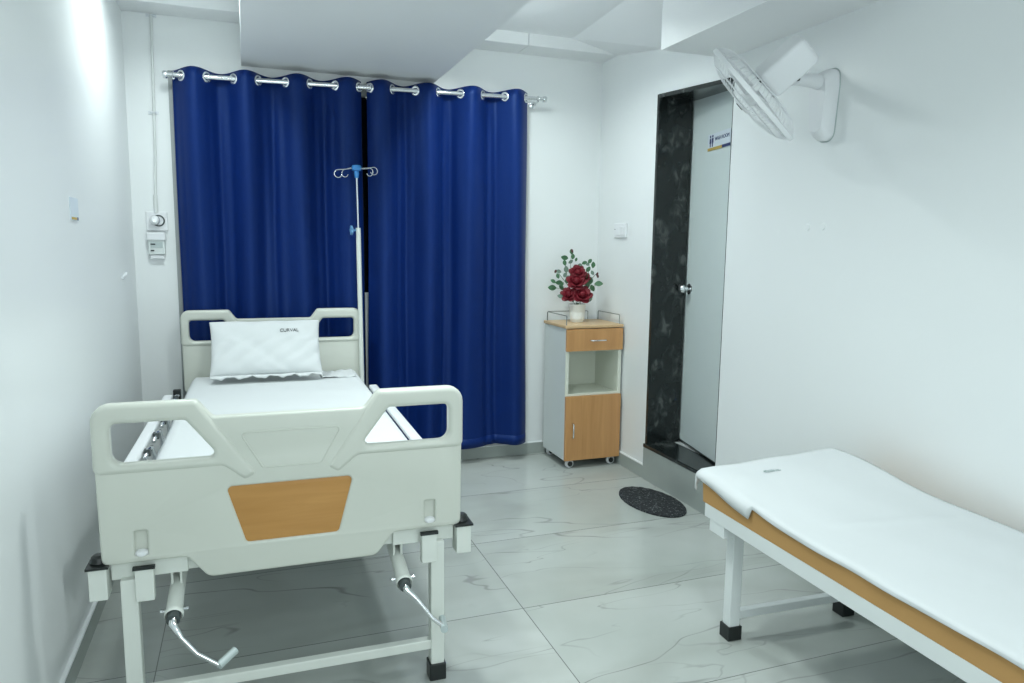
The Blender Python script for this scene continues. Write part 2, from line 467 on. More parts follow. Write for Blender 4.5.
# washroom sign stuck on the door
sg = empty('door_sign', (0, 0, 0), 0, 'small white washroom sign with two figures, stuck high on the grey door', 'sign')
sg.location = Vector((2.185, DY0+.012, .216)) + Matrix.Rotation(-ang, 3, 'Z') @ Vector((-.0035, .284, 1.622))
sg.rotation_euler = (0, 0, -ang)
W2, H2 = .118, .038
link('sign_face', B(0, .003, -W2, W2*1.15, -H2, H2), M_sign, sg)
MS = Matrix.Translation((-.0006, 0, 0)) @ Matrix.Rotation(-PI/2, 4, 'Z') @ Matrix.Rotation(PI/2, 4, 'X')
link('lettering', text_mesh('WASH ROOM', .026, Matrix.Translation((0, -.026, .008)) @ MS), M_navy, sg)
for k, yy in enumerate((.106, .080)):
    bm = bmesh.new()
    hd = [(.007*math.cos(2*PI*i/14)+yy, .026+.007*math.sin(2*PI*i/14)) for i in range(14)]
    if k == 0: body = [(yy-.007, .017), (yy+.007, .017), (yy+.010, -.008), (yy+.005, -.008), (yy+.004, -.026), (yy-.004, -.026), (yy-.005, -.008), (yy-.010, -.008)]
    else: body = [(yy-.009, .017), (yy+.009, .017), (yy+.008, -.006), (yy+.005, -.006), (yy+.004, -.026), (yy-.004, -.026), (yy-.005, -.006), (yy-.008, -.006)]
    for poly in (hd, body):
        f0 = [bm.verts.new((-.0012, p[0], p[1])) for p in poly]; f1 = [bm.verts.new((.0005, p[0], p[1])) for p in poly]
        bm.faces.new(f0); bm.faces.new(f1[::-1])
        for i in range(len(poly)): bm.faces.new((f0[i], f0[i-1], f1[i-1], f1[i]))
    link('figure_symbol', bm, M_navy, sg)
link('stripe', B(-.0012, .0005, -.030, W2*1.15, -H2-.006, -H2+.008), M_orange, sg)
o = link('stripe', B(-.0012, .0005, -W2, -.031, -H2-.006, -H2+.008), M_navy, sg); o['label'] = 'short navy stripe'

# window behind the curtains
bm = bmesh.new()
f = .05
box(bm, WX0, WX0+f, YB-.014, YB+.06, WZ0, WZ1); box(bm, WX1-f, WX1, YB-.014, YB+.06, WZ0, WZ1)
box(bm, WX0+f, WX1-f, YB-.014, YB+.06, WZ1-f, WZ1); box(bm, WX0+f, WX1-f, YB-.014, YB+.06, WZ0, WZ0+f)
box(bm, .66, .70, YB-.005, YB+.05, WZ0+f, WZ1-f)
win = struct('window_1', bm, M_winframe, label='dark window hidden behind the blue curtains', cat='window')
bm = bmesh.new(); box(bm, WX0+f, .66, YB+.02, YB+.026, WZ0+f, WZ1-f); box(bm, .70, WX1-f, YB+.02, YB+.026, WZ0+f, WZ1-f)
link('pane', bm, M_glass, win)
o = link('lower_mullion_cover', B(.625, .650, YB-.030, YB-.006, .165, 1.03), M_white_steel, win)

# ================================================================== CURTAINS
RY, RZ = 4.045, 2.131
rod = empty('curtain_rod', (.665, RY, RZ), 0, 'chrome curtain rod across the back wall carrying both blue curtains', 'curtain rod')
# rod climbs a hair to the right
def rz(x): return .019*(x)/1.0
bm = bmesh.new(); tube(bm, [(-1.0, 0, rz(-1.0)), (1.0, 0, rz(1.0))], .0125, 20); link('rod', bm, M_chrome, rod, smooth=40)
for s in (-1, 1):
    bm = bmesh.new()
    lathe(bm, [(0, 0), (.017, 0), (.019, .004), (.019, .016), (.016, .021), (0, .024)], 24, axis_matrix((s*.995, 0, rz(s)), (s, 0, 0)))
    link('finial', bm, M_chrome, rod, smooth=40)
for bx_ in (-.968, -.005, .965):
    bm = bmesh.new()
    tube(bm, [(bx_, .0, rz(bx_)-.014), (bx_, .04, rz(bx_)-.018), (bx_, YB-RY-.004, rz(bx_)-.018)], .006, 10)
    lathe(bm, [(0, 0), (.022, 0), (.022, .004), (.010, .010), (0, .010)], 20, axis_matrix((bx_, YB-RY-.001, rz(bx_)-.018), (0, -1, 0)))
    tube(bm, [(bx_+dx*.016, dy*.016, rz(bx_)) if False else (bx_, .0155*math.cos(t), rz(bx_)+.0155*math.sin(t)) for t, dx, dy in [(k*2*PI/16, 0, 0) for k in range(16)]], .0035, 6, closed=True)
    link('bracket', bm, M_chrome, rod, smooth=40)

def curtain(xs, edges, label, seed, bot, flare):
    """xs: the eight eyelet positions; edges: left and right rim of the cloth"""
    rnd = random.Random(seed)
    x0, x1 = edges
    root = empty('curtain', ((x0+x1)/2, RY, 0), 0, label, 'curtain', None)
    kn = [xs[0]-1.0*(xs[1]-xs[0])*.9] + list(xs) + [xs[-1]+(xs[-1]-xs[-2])*.9]
    NX, NZ = 300, 46
    def phase(x):
        if x <= kn[0]: return -1.0
        for i in range(len(kn)-1):
            if x <= kn[i+1]: return -1+i+(x-kn[i])/(kn[i+1]-kn[i])
        return len(kn)-2.
    subs = [(rnd.uniform(22, 46), rnd.uniform(0, 6), rnd.uniform(.4, 1)) for _ in range(5)]
    lows = [(rnd.uniform(4, 9), rnd.uniform(0, 6)) for _ in range(3)]
    amps = [rnd.uniform(.75, 1.15) for _ in range(14)]
    def pos(s, t):      # t: 0 top .. 1 bottom
        x = x0+(x1-x0)*s
        p = phase(x)
        A = .043*(1-.25*t)
        k = int(max(0, min(13, math.floor(p+1))))
        y = -A*math.sin(PI*p)*(1 + (amps[k]-1)*min(1, t*3))
        rip = sum(a*math.sin(fr*x+ph+1.5*t) for fr, ph, a in subs)*.0062*min(1, t*2.5)
        back = max(0, -(-math.sin(PI*p)))       # lesser ripples on the parts lying behind the rod
        rip += .006*math.sin(95*x+ph0)*max(0, -math.sin(PI*p))*min(1, t*6+.15)
        low = sum(math.sin(fr*x+ph) for fr, ph in lows)*.004*t
        z_top = RZ+.034+.019*((x-.665)) + .006*math.sin(PI*p)
        zb = bot + .003*math.sin(11*x+seed)
        z = z_top+(zb-z_top)*t
        xx = x + flare*((s-.5)*2)*t*t + .006*math.sin(7*t+x*9)*t
        yy = y+rip+low
        yy = max(-.078, min(.076, yy))
        return Vector((xx-(x0+x1)/2, yy, z))
    ph0 = rnd.uniform(0, 6)
    bm = bmesh.new()
    g = [[bm.verts.new(pos(i/NX, j/NZ)) for i in range(NX+1)] for j in range(NZ+1)]
    # eyelet holes: leave the fabric whole, the rod threads it at each crossing
    for j in range(NZ):
        for i in range(NX):
            bm.faces.new((g[j][i], g[j][i+1], g[j+1][i+1], g[j+1][i]))
    o = link('cloth', bm, M_curtain, root, smooth=True)
    m = o.modifiers.new('solid', 'SOLIDIFY'); m.thickness = .0022; m.offset = 0
    # hem at the top and bottom
    bm = bmesh.new()
    for t0, t1 in ((.972, 1.0),):
        rows = []
        for t in (t0, t1):
            rows.append([bm.verts.new(pos(i/NX, t)+Vector((0, -.003, 0))) for i in range(NX+1)])
        for i in range(NX): bm.faces.new((rows[0][i], rows[0][i+1], rows[1][i+1], rows[1][i]))
    h = link('hem', bm, M_curtain, root, smooth=True)
    m = h.modifiers.new('solid', 'SOLIDIFY'); m.thickness = .002; m.offset = 0
    # chrome eyelets, each a ring lying in the cloth where it crosses the rod
    for i, x in enumerate(xs):
        e = .004
        s = (x-x0)/(x1-x0)
        d = (pos(s+.004, 0)-pos(s-.004, 0)); d.z = 0; d.normalize()
        n = d.cross(Vector((0, 0, 1))).normalized()
        # eyelet seen from the room: cloth crosses steeply, ring eases towards the room side
        cen = Vector((x-(x0+x1)/2, 0, RZ+.019*(x-.665)))
        dd = Vector((d.x*1.25, d.y, 0)).normalized(); nn = dd.cross(Vector((0, 0, 1))).normalized()
        q = Vector((0, 0, 1)).rotation_difference(nn)
        MM = Matrix.Translation(cen) @ q.to_matrix().to_4x4()
        bm = bmesh.new()
        lathe(bm, [(.0155, -.0035), (.019, -.0055), (.0245, -.0045), (.0275, -.0015), (.0275, .0015), (.0245, .0045), (.019, .0055), (.0155, .0035), (.0155, -.0035)], 28, MM)
        link('eyelet', bm, M_chrome, root, smooth=60)
    return root
Lx = [-.269, -.152, -.027, .090, .224, .344, .474, .598]
Rx = [.655, .777, .904, 1.033, 1.160, 1.292, 1.424, 1.552]
curtain(Lx, (-.312, .612), 'royal blue eyelet curtain hanging behind the head of the bed', 3, .085, .004)
curtain(Rx, (.642, 1.568), 'royal blue eyelet curtain hanging between the drip pole and the bedside cabinet', 11, .100, .012)

# ================================================================== HOSPITAL BED
BX, BY = .101, 1.985
bed = empty('hospital_bed', (BX, BY, 0), R(-.8), 'cream hospital bed with moulded end boards and hand cranks', 'bed')
def mirror(poly): return [(-x, z) for x, z in poly][::-1]
def end_board(name, parent, y0, sc, dz, detail):
    root = bpy.data.objects.new(name, None)
    outer = [(-.472, .478), (-.476, .8945), (-.231, .8945), (-.196, .850), (.196, .850), (.231, .8945), (.476, .8945), (.472, .478), (.272, .478), (.222, .415), (-.222, .415), (-.272, .478)]
    rad = [.018, .045, .020, .02, .02, .020, .045, .018, .02, .03, .03, .02]
    hole = [(-.4375, .739), (-.4375, .848), (-.261, .848), (-.179, .739)]
    holeR = rounded(hole, [.028, .016, .014, .014])
    S = lambda poly: [(x*sc, z+dz) for x, z in poly]
    polys = [S(rounded(outer, rad)), S(holeR), S(mirror(holeR))]
    if detail:
        for s in (-1, 1):
            sl = [(s*.364, .498), (s*.364, .562), (s*.394, .562), (s*.394, .498)]
            polys.append(S(rounded(sl, .004)))
        polys.append(S(rounded([(-.170, .658), (.160, .658), (.118, .500), (-.124, .500)], .012)))
    bm = plate(polys, .032, .007, 3, Matrix.Translation((0, y0+.020, 0)))
    brd = link(name, bm, M_abs, parent, smooth=35)
    # thick rolled grip frames round the two openings, with a rib running down towards the centre
    ring = rounded([(-.4785, .715), (-.4785, .897), (-.232, .897), (-.088, .690), (-.122, .672), (-.175, .715)], [.02, .045, .020, .012, .012, .02])
    hole2 = rounded([(-.436, .741), (-.436, .846), (-.262, .846), (-.182, .741)], [.028, .016, .014, .014])
    for f_ in (lambda p: p, mirror):
        bm = plate([S(f_(ring)), S(f_(hole2))], .042, .014, 5, Matrix.Translation((0, y0+.020, 0)))
        link('grip_frame', bm, M_abs, brd, smooth=50)
    # raised field in the middle
    bm = plate([S(rounded([(-.135, .805), (.135, .805), (.078, .702), (-.078, .702)], .01)), S(rounded([(-.129, .801), (.129, .801), (.074, .706), (-.074, .706)], .008))], .036, .0015, 2, Matrix.Translation((0, y0+.020, 0)))
    link('moulded_border', bm, M_abs, brd, smooth=40)
    if detail:
        bm = plate([S(rounded([(-.172, .660), (.162, .660), (.120, .498), (-.126, .498)], .012))], .022, .002, 2, Matrix.Translation((0, y0+.020, 0)))
        o = link('wooden_inlay', bm, M_woodfoot, brd, smooth=40); o['label'] = 'orange beech inlay shaped like a trapezium'
        for s in (-1, 1):
            a, b_ = sorted((s*.360, s*.398))
            bm = bmesh.new(); box(bm, a, b_, y0+.018, y0+.032, .494, .566)
            la = link('latch', bm, M_abs, brd)
            bm = bmesh.new()
            lathe(bm, [(0, -.012), (.008, -.011), (.012, -.006), (.013, .006), (0, .006)], 20, axis_matrix((s*.379, y0+.010, .502), (0, 1, 0)))
            for v in bm.verts: v.co.x = s*.379+(v.co.x-s*.379)*1.25; v.co.z = .502+(v.co.z-.502)*.7
            link('latch_button', bm, M_white_plastic, la, smooth=40)
    return brd
end_board('footboard', bed, 0, 1.0, 0, True)
end_board('headboard', bed, 1.955, .935, .062, False)

bm = bmesh.new()
box(bm, -.455, -.273, .024, .041, .430, .476); box(bm, .273, .455, .024, .041, .430, .476); box(bm, -.455, .455, .038, .085, .430, .476)
box(bm, -.455, .455, 1.905, 1.945, .430, .476)
for s in (-1, 1):
    a, b_ = sorted((s*.40, s*.44)); box(bm, a, b_, .085, 1.905, .435, .478)
for v in (.5, .95, 1.45): box(bm, -.40, .40, v, v+.03, .44, .475)
o = link('bed_frame', bm, M_steel, bed); bevel(o, .003)
o = link('mattress_platform', B(-.415, .43, .05, 1.93, .479, .535), M_white_steel, bed); bevel(o, .004)
for s in (-1, 1):
    for v in (.001, 1.86):
        a, b_ = (-.432, -.392) if s < 0 else (.381, .421)
        lg = link('leg', B(a, b_, v, v+.04, .02, .436), M_steel, bed); bevel(lg, .003)
        bm = bmesh.new(); box(bm, a-.005, b_+.005, v-.005, v+.045, 0, .052); bevel(link('rubber_foot', bm, M_black, lg), .002)
bm = bmesh.new(); box(bm, -.392, .392, .006, .034, .098, .127); bevel(link('cross_bar', bm, M_steel, bed), .003)
bm = bmesh.new(); box(bm, -.392, .392, 1.867, 1.893, .098, .127); bevel(link('cross_bar', bm, M_steel, bed), .003)
for s in (-1, 1):
    a, b_ = sorted((s*.352, s*.396))
    so = link('board_socket', B(a, b_, -.010, .016, .378, .465), M_steel, bed); bevel(so, .002)
    link('socket_cap', B(a-.004, b_+.004, -.013, .000, .464, .472), M_black, so)
    a, b_ = (-.502, -.460) if s < 0 else (.458, .502)
    so = link('corner_socket', B(a, b_, -.004, .050, .392, .478), M_steel, bed); bevel(so, .002)
    bm = bmesh.new(); box(bm, a-.005, b_+.005, -.010, .055, .476, .482)
    lathe(bm, [(.022, .484), (.018, .498), (.012, .503), (0, .504)], 16, Matrix.Translation(((a+b_)/2, .03, 0)))
    link('socket_cap', bm, M_black, so)

# cranks
def crank(u, armpts, grip, label):
    r = bpy.data.objects.new('crank', None)
    bm = bmesh.new()
    tube(bm, [(u, .15, .392), (u, .02, .366), (u, -.045, .348)], [.019, .020, .021], 20)
    lathe(bm, [(.021, 0), (.0235, .004), (.0235, .014), (.021, .018)], 20, axis_matrix((u, -.035, .351), (0, -1, -.25)))
    cr = link('crank', bm, M_steel, bed, smooth=40); cr['label'] = label
    bm = bmesh.new()
    box(bm, u+.008, u+.014, .05, .12, .37, .437); box(bm, u-.014, u-.008, .05, .12, .37, .437)
    link('hanger', bm, M_steel, cr)
    bm = bmesh.new(); tube(bm, [(u-.030, -.028, .352), (u+.030, -.028, .352)], .004, 10)
    lathe(bm, [(0, -.002), (.006, 0), (.006, .006), (0, .007)], 12, axis_matrix((u+.028, -.028, .352), (1, 0, 0)))
    lathe(bm, [(0, -.002), (.006, 0), (.006, .006), (0, .007)], 12, axis_matrix((u-.028, -.028, .352), (-1, 0, 0)))
    link('pin', bm, M_chrome, cr, smooth=40)
    bm = bmesh.new(); tube(bm, [(u, -.040, .350), (u, -.068, .343)], [.018, .0165], 18); link('collar', bm, M_dark, cr, smooth=40)
    bm = bmesh.new(); tube(bm, [(u, -.060, .345), (u, -.080, .340)]+armpts, [.011, .010]+[.0062]*len(armpts), 12); link('crank_arm', bm, M_chrome, cr, smooth=50)
    bm = bmesh.new(); tube(bm, grip, .0105, 14); link('crank_grip', bm, M_grey_plastic, cr, smooth=50)
crank(-.305, [(-.285, -.090, .305), (-.250, -.100, .262), (-.198, -.105, .224)], [(-.200, -.108, .223), (-.160, -.070, .238)], 'left hand crank with its arm folded to the right')
crank(.292, [(.318, -.090, .315), (.360, -.105, .258), (.392, -.112, .230)], [(.390, -.125, .229), (.402, -.050, .222)], 'right hand crank with its arm folded to the right')

# folded side rails
for s, lab in ((-1, 'left side rail folded down along the mattress'), (1, 'right side rail folded down along the mattress')):
    u = s*.472 if s < 0 else .447
    bm = bmesh.new()
    prof = rounded([(-.016, -.011), (.016, -.011), (.016, .011), (-.016, .011)], .008, 4)
    n = len(prof); rings = []
    for v in (.30, 1.55):
        rings.append([bm.verts.new((u+p[0]*1.25, v, .603+p[1])) for p in prof])
    for i in range(n): bm.faces.new((rings[0][i], rings[0][i-1], rings[1][i-1], rings[1][i]))
    bm.faces.new(rings[0]); bm.faces.new(rings[1][::-1])
    sr = link('side_rail', bm, M_white_plastic, bed, smooth=40); sr['label'] = lab
    ui = u-s*.034
    bm = bmesh.new(); tube(bm, [(ui, .18, .515), (ui, 1.64, .515)], .011, 12); link('rail_track', bm, M_alu, sr, smooth=40)
    for k in range(6):
        v = .36+k*.225
        # folded strut: a flat chrome arm lying nearly level, then kinked under the rail
        bm = bmesh.new()
        zt = .612 if s < 0 else .590
        tube(bm, [(ui+s*.006, v, .590), (ui-s*.002, v+.035, zt), (ui-s*.004, v+.10, zt-.008), (ui, v+.17, .560), (ui, v+.19, .516)], .0075, 10)
        st = link('strut', bm, M_chrome, sr, smooth=40)
        bm = bmesh.new(); box(bm, ui-.010, ui+.010, v+.02, v+.045, zt-.018, zt+.004)
        link('strut_joint', bm, M_dark, st)
    if s < 0:
        o = link('rail_release', B(ui-.018, ui+.014, 1.585, 1.615, .56, .628), M_black, sr); bevel(o, .003)
    for v in (.31, 1.53):
        bm = bmesh.new(); tube(bm, [(u, v, .598), (ui+s*.004, v+.02, .56), (ui, v+.03, .516)], .007, 10); link('end_strut', bm, M_chrome, sr, smooth=40)
# socket on the bed head for the drip pole
bm = bmesh.new()
box(bm, .44, .468, 1.915, 1.945, .40, .46)
o = link('pole_socket', bm, M_steel, bed)

# mattress with sheet
mt = empty('mattress', (BX, BY, .535), R(-.8), 'white sheeted mattress on the hospital bed', 'mattress')
NX, NY = 40, 80
def soft_slab(x0, x1, y0, y1, z0, z1, NX, NY, r, und):
    """pillowy slab: rounded long edges, small undulation on top"""
    bm = bmesh.new()
    top = []
    for j in range(NY+1):
        row = []
        for i in range(NX+1):
            s, t = i/NX, j/NY
            x = x0+(x1-x0)*s; y = y0+(y1-y0)*t
            dx = min(x-x0, x1-x); dy = min(y-y0, y1-y)
            k = 0
            for d in (dx, dy):
                if d < r: k += (r-math.sqrt(max(0, r*r-(r-d)**2)))
            z = z1-min(k, r*1.3)+und(x, y)*min(1, dx/r, dy/r)
            row.append(bm.verts.new((x, y, z)))
        top.append(row)
    per = [top[0][i] for i in range(NX+1)]+[top[j][NX] for j in range(1, NY+1)]+[top[NY][i] for i in range(NX-1, -1, -1)]+[top[j][0] for j in range(NY-1, 0, -1)]
    for j in range(NY):
        for i in range(NX): bm.faces.new((top[j][i], top[j][i+1], top[j+1][i+1], top[j+1][i]))
    low = [bm.verts.new((v.co.x, v.co.y, z0)) for v in per]
    n = len(per)
    for i in range(n): bm.faces.new((per[i], low[i], low[(i+1) % n], per[(i+1) % n]))
    bm.faces.new(low)
    return bm
und = lambda x, y: .0016*math.sin(9*x+2*y)+.0014*math.sin(5*y-7*x+1)+.001*math.sin(23*y+4*x)
link('sheeted_mattress', soft_slab(-.402, .416, .05, 1.925, .001, .092, NX, NY, .022, und), M_sheet, mt, smooth=60)
# folded tuck of sheet near the pillow, right hand corner
bm = bmesh.new()
nx = 24
g = []
for j in range(9):
    g.append([bm.verts.new((.215+.17*i/nx, 1.70+.19*j/8, .0935+.0035*math.sin(j*1.1+i*.25)+.002*math.sin(i*.9)+(.004 if j in (0, 8) else 0))) for i in range(nx+1)])
for j in range(8):
    for i in range(nx): bm.faces.new((g[j][i], g[j][i+1], g[j+1][i+1], g[j+1][i]))
o = link('sheet_tuck', bm, M_sheet, mt, smooth=True); m = o.modifiers.new('s', 'SOLIDIFY'); m.thickness = .004; m.offset = -1

# pillow leaning on the headboard
pil = empty('pillow', (.080, 3.60, .628), R(-.8), 'white pillow with a small line of black print, leaning on the headboard', 'pillow')
PW, PH, PT = .262, .148, .044
def pillow_pt(s, t, side):
    # s,t in -1..1 ; corners pulled out, sides slightly hollow
    x = PW*s*(1-.035*(1-t*t)*abs(s)**4) ; h = PH*t*(1-.03*(1-s*s)*abs(t)**4)
    th = PT*((1-s**4)*(1-t**4))**.42
    wr = .0040*math.sin(9*s+6*t+1)*(1-s*s)+.0035*math.sin(15*s-11*t)*(1-t*t)*(1 if t < .2 else .4)
    wr += .0065*math.exp(-((s*.8+t*.6+.35)/.07)**2)*(1 if t < .3 else .2)
    y = side*(th+wr*(1 if side < 0 else 0)*min(1, th/.02))
    return Vector((x, y, h))
bm = bmesh.new(); n = 48
def pv(s, t, side): return bm.verts.new(tilt @ pillow_pt(s, t, side)+off)
tilt = Matrix.Rotation(R(-32), 3, 'X'); off = Vector((0, .152, .156))
def warp(i): a = -1+2*i/n; return math.sin(a*PI/2)
F = [[pv(warp(i), warp(j), -1) for i in range(n+1)] for j in range(n+1)]
K = [[pv(warp(i), warp(j), 1) for i in range(n+1)] for j in range(n+1)]
for j in range(n):
    for i in range(n):
        bm.faces.new((F[j][i], F[j][i+1], F[j+1][i+1], F[j+1][i])); bm.faces.new((K[j][i], K[j+1][i], K[j+1][i+1], K[j][i+1]))
bmesh.ops.remove_doubles(bm, verts=bm.verts, dist=.0012)
link('pillow_case', bm, M_sheet, pil, smooth=60)
# open hem of the pillow case along the bottom
bm = bmesh.new(); a = []
for i in range(61):
    s = -1+2*i/60
    p0 = tilt @ Vector((PW*s*.99, -.012, -PH*.985))+off
    p1 = p0+Vector((0, -.016, -.010+.006*math.sin(s*17)+.003*math.sin(s*41)))
    p1.z = max(p1.z, .004)
    a.append((bm.verts.new(p0), bm.verts.new(p1)))
for i in range(60): bm.faces.new((a[i][0], a[i+1][0], a[i+1][1], a[i][1]))
o = link('case_flap', bm, M_sheet, pil, smooth=True); m = o.modifiers.new('s', 'SOLIDIFY'); m.thickness = .003
MT = Matrix.Translation(Vector(off)) @ tilt.to_4x4() @ Matrix.Translation((.110, -PT-.0030, .072)) @ Matrix.Rotation(PI/2, 4, 'X')
link('print', text_mesh('CURVAL', .024, MT, .001), M_ink, pil)

# ================================================================== DRIP POLE
iv = empty('drip_pole', (.566, 3.925, 0), 0, 'white drip pole with blue hub and wire hooks at the bed head', 'drip pole')
bm = bmesh.new(); tube(bm, [(0.008, 0, .40), (0, 0, 1.385)], .0125, 20)
tb = link('lower_tube', bm, M_steel, iv, smooth=40)
bm = bmesh.new(); tube(bm, [(0, 0, 1.38), (-.004, 0, 1.665)], .0052, 14); link('upper_rod', bm, M_alu, iv, smooth=40)
bm = bmesh.new()
lathe(bm, [(0, 1.644), (.010, 1.644), (.013, 1.665), (.012, 1.68), (.024, 1.682), (.026, 1.700), (.022, 1.709), (0, 1.709)], 20, Matrix.Translation((-.004, 0, 0)))
link('hub', bm, M_blue_plastic, iv, smooth=30)
for k, (a, L_) in enumerate(((12, .096), (-48, .088), (140, .070), (188, .098))):
    d = Vector((math.cos(R(a)), math.sin(R(a)), 0)); p0 = Vector((-.004, 0, 1.693))
    pts = [p0+d*.02, p0+d*L_*.5+Vector((0, 0, .004 if k in (0, 2) else -.006)), p0+d*L_+Vector((0, 0, .012 if k == 0 else (-.012 if k == 3 else -.003)))]
    c = pts[-1]+Vector((0, 0, -.020))
    for q in range(1, 10):
        t = PI/2-q*R(28)
        pts.append(c+d*(.020*math.cos(t))+Vector((0, 0, .020*math.sin(t))))
    bm = bmesh.new(); tube(bm, pts, .0024, 8); link('hook', bm, M_chrome, iv, smooth=60)
bm = bmesh.new()
tube(bm, [(-.012, 0, 1.372), (-.030, -.004, 1.372)], .005, 10)
for q in range(5):
    t = q*2*PI/5
    lathe(bm, [(0, -.006), (.009, -.005), (.010, .004), (0, .006)], 12, axis_matrix((-.036, -.006+.012*math.cos(t), 1.372+.016*math.sin(t)), (-1, -.3, 0)))
lathe(bm, [(0, -.007), (.014, -.006), (.014, .005), (0, .008)], 16, axis_matrix((-.036, -.006, 1.372), (-1, -.3, 0)))
link('clamp_knob', bm, M_pale_blue, iv, smooth=40)

# ================================================================== BEDSIDE CABINET
cx0, cx1, cy0, cy1 = 1.715, 2.076, 3.77, 4.085
cab = empty('bedside_cabinet', ((cx0+cx1)/2, (cy0+cy1)/2, 0), 0, 'beech and grey bedside cabinet on castors beside the doorway', 'cabinet')
hw, hd = (cx1-cx0)/2, (cy1-cy0)/2
zb, zt = .052, .832
bm = bmesh.new()
th = .016
box(bm, -hw, -hw+th, -hd, hd, zb, zt); box(bm, hw-th, hw, -hd, hd, zb, zt)
box(bm, -hw+th, hw-th, -hd+.01, hd, zb, zb+th); box(bm, -hw+th, hw-th, hd-th, hd, zb+th, zt)
bevel(link('carcass', bm, M_cab, cab), .0015)
bm = bmesh.new()
ZD0, ZN0, ZN1 = zb, .436, .697
box(bm, -hw, -hw+.020, -hd-.004, -hd+.001, ZN0, ZN1); box(bm, hw-.020, hw, -hd-.004, -hd+.001, ZN0, ZN1); box(bm, -hw+.020, hw-.020, -hd-.004, -hd+.001, ZN0, ZN0+.012)
link('niche_frame', bm, M_cream, cab)
bm = bmesh.new()
box(bm, -hw+th, hw-th, -hd+.001, hd-th, ZN0-.006, ZN0+.006); box(bm, -hw+th, hw-th, -hd+.001, hd-th, ZN1-.002, ZN1+.010)
box(bm, -hw+th, -hw+th+.003, -hd+.001, hd-th, ZN0, ZN1); box(bm, hw-th-.003, hw-th, -hd+.001, hd-th, ZN0, ZN1); box(bm, -hw+th, hw-th, hd-th-.003, hd-th, ZN0, ZN1)
link('niche_shelf', bm, M_cream, cab)
tp = link('cabinet_top', B(-hw-.008, hw+.006, -hd-.014, hd+.004, zt, zt+.018), M_woodtop, cab); bevel(tp, .004)
dr = link('drawer', B(-hw-.001, hw+.001, -hd-.018, -hd, ZN1+.003, zt-.004), M_wood, cab); bevel(dr, .002)
def pull(p0, p1, parent):
    p0, p1 = Vector(p0), Vector(p1)
    bm = bmesh.new(); d = Vector((0, -.022, 0))
    k = (p1-p0).normalized()*.008
    tube(bm, [p0, p0+d*.7, p0+d+k, p1+d-k, p1+d*.7, p1], .0045, 10)
    return link('handle', bm, M_chrome, parent, smooth=60)
pull((-.035, -hd-.017, .762), (.065, -hd-.017, .762), dr)
dd = link('cabinet_door', B(-hw+.001, hw-.001, -hd-.018, -hd, zb-.002, ZN0-.002), M_wood, cab); bevel(dd, .002)
pull((-hw+.045, -hd-.017, .190), (-hw+.045, -hd-.017, .275), dd)
for z in (.12, .36):
    bm = bmesh.new(); tube(bm, [(hw+.003, -hd-.004, z-.018), (hw+.003, -hd-.004, z+.018)], .0035, 10); link('hinge', bm, M_dark, cab, smooth=40)
# wire gallery on three sides of the top
def gallery(p0, p1):
    p0, p1 = Vector(p0), Vector(p1); h = Vector((0, 0, .055)); k = (p1-p0).normalized()*.006
    bm = bmesh.new()
    tube(bm, [p0, p0+h*.9, p0+h+k, p1+h-k, p1+h*.9, p1], .0028, 8)
    link('gallery_rail', bm, M_gallery, tp, smooth=60)
z = zt+.017
gallery((-hw+.008, -hd+.012, z), (-hw+.008, hd-.022, z))
gallery((-hw+.012, hd-.008, z), (hw-.075, hd-.008, z))
gallery((hw-.010, hd-.022, z), (hw-.010, -hd+.012, z))
for sx in (-1, 1):
    for sy in (-1, 1):
        x = sx*(hw-.045); y = sy*(hd-.016)
        bm = bmesh.new(); tube(bm, [(x, y, .055), (x, y, .040)], .008, 10)
        box(bm, x-.012, x+.012, y-.010, y+.010, .036, .044)
        for q in (-1, 1):
            box(bm, x-.006, x+.006, y+q*.0125-.0012, y+q*.0125+.0012, .018, .042)
        cs = link('castor', bm, M_white_plastic, cab)
        bm = bmesh.new()
        lathe(bm, [(0, -.0105), (.013, -.0105), (.013, -.0095), (.0215, -.0095), (.0258, -.006), (.0258, .006), (.0215, .0095), (.013, .0095), (.013, .0105), (0, .0105)], 24, axis_matrix((x, y-.001, .0259), (0, 1, 0)))
        link('wheel', bm, M_white_plastic, cs, smooth=40)
        bm = bmesh.new()
        lathe(bm, [(0, 0), (.0155, 0), (.0155, .003), (0, .004)], 24, axis_matrix((x, y-.014, .0259), (0, -1, 0)))
        link('hub_cap', bm, M_black, cs, smooth=40)

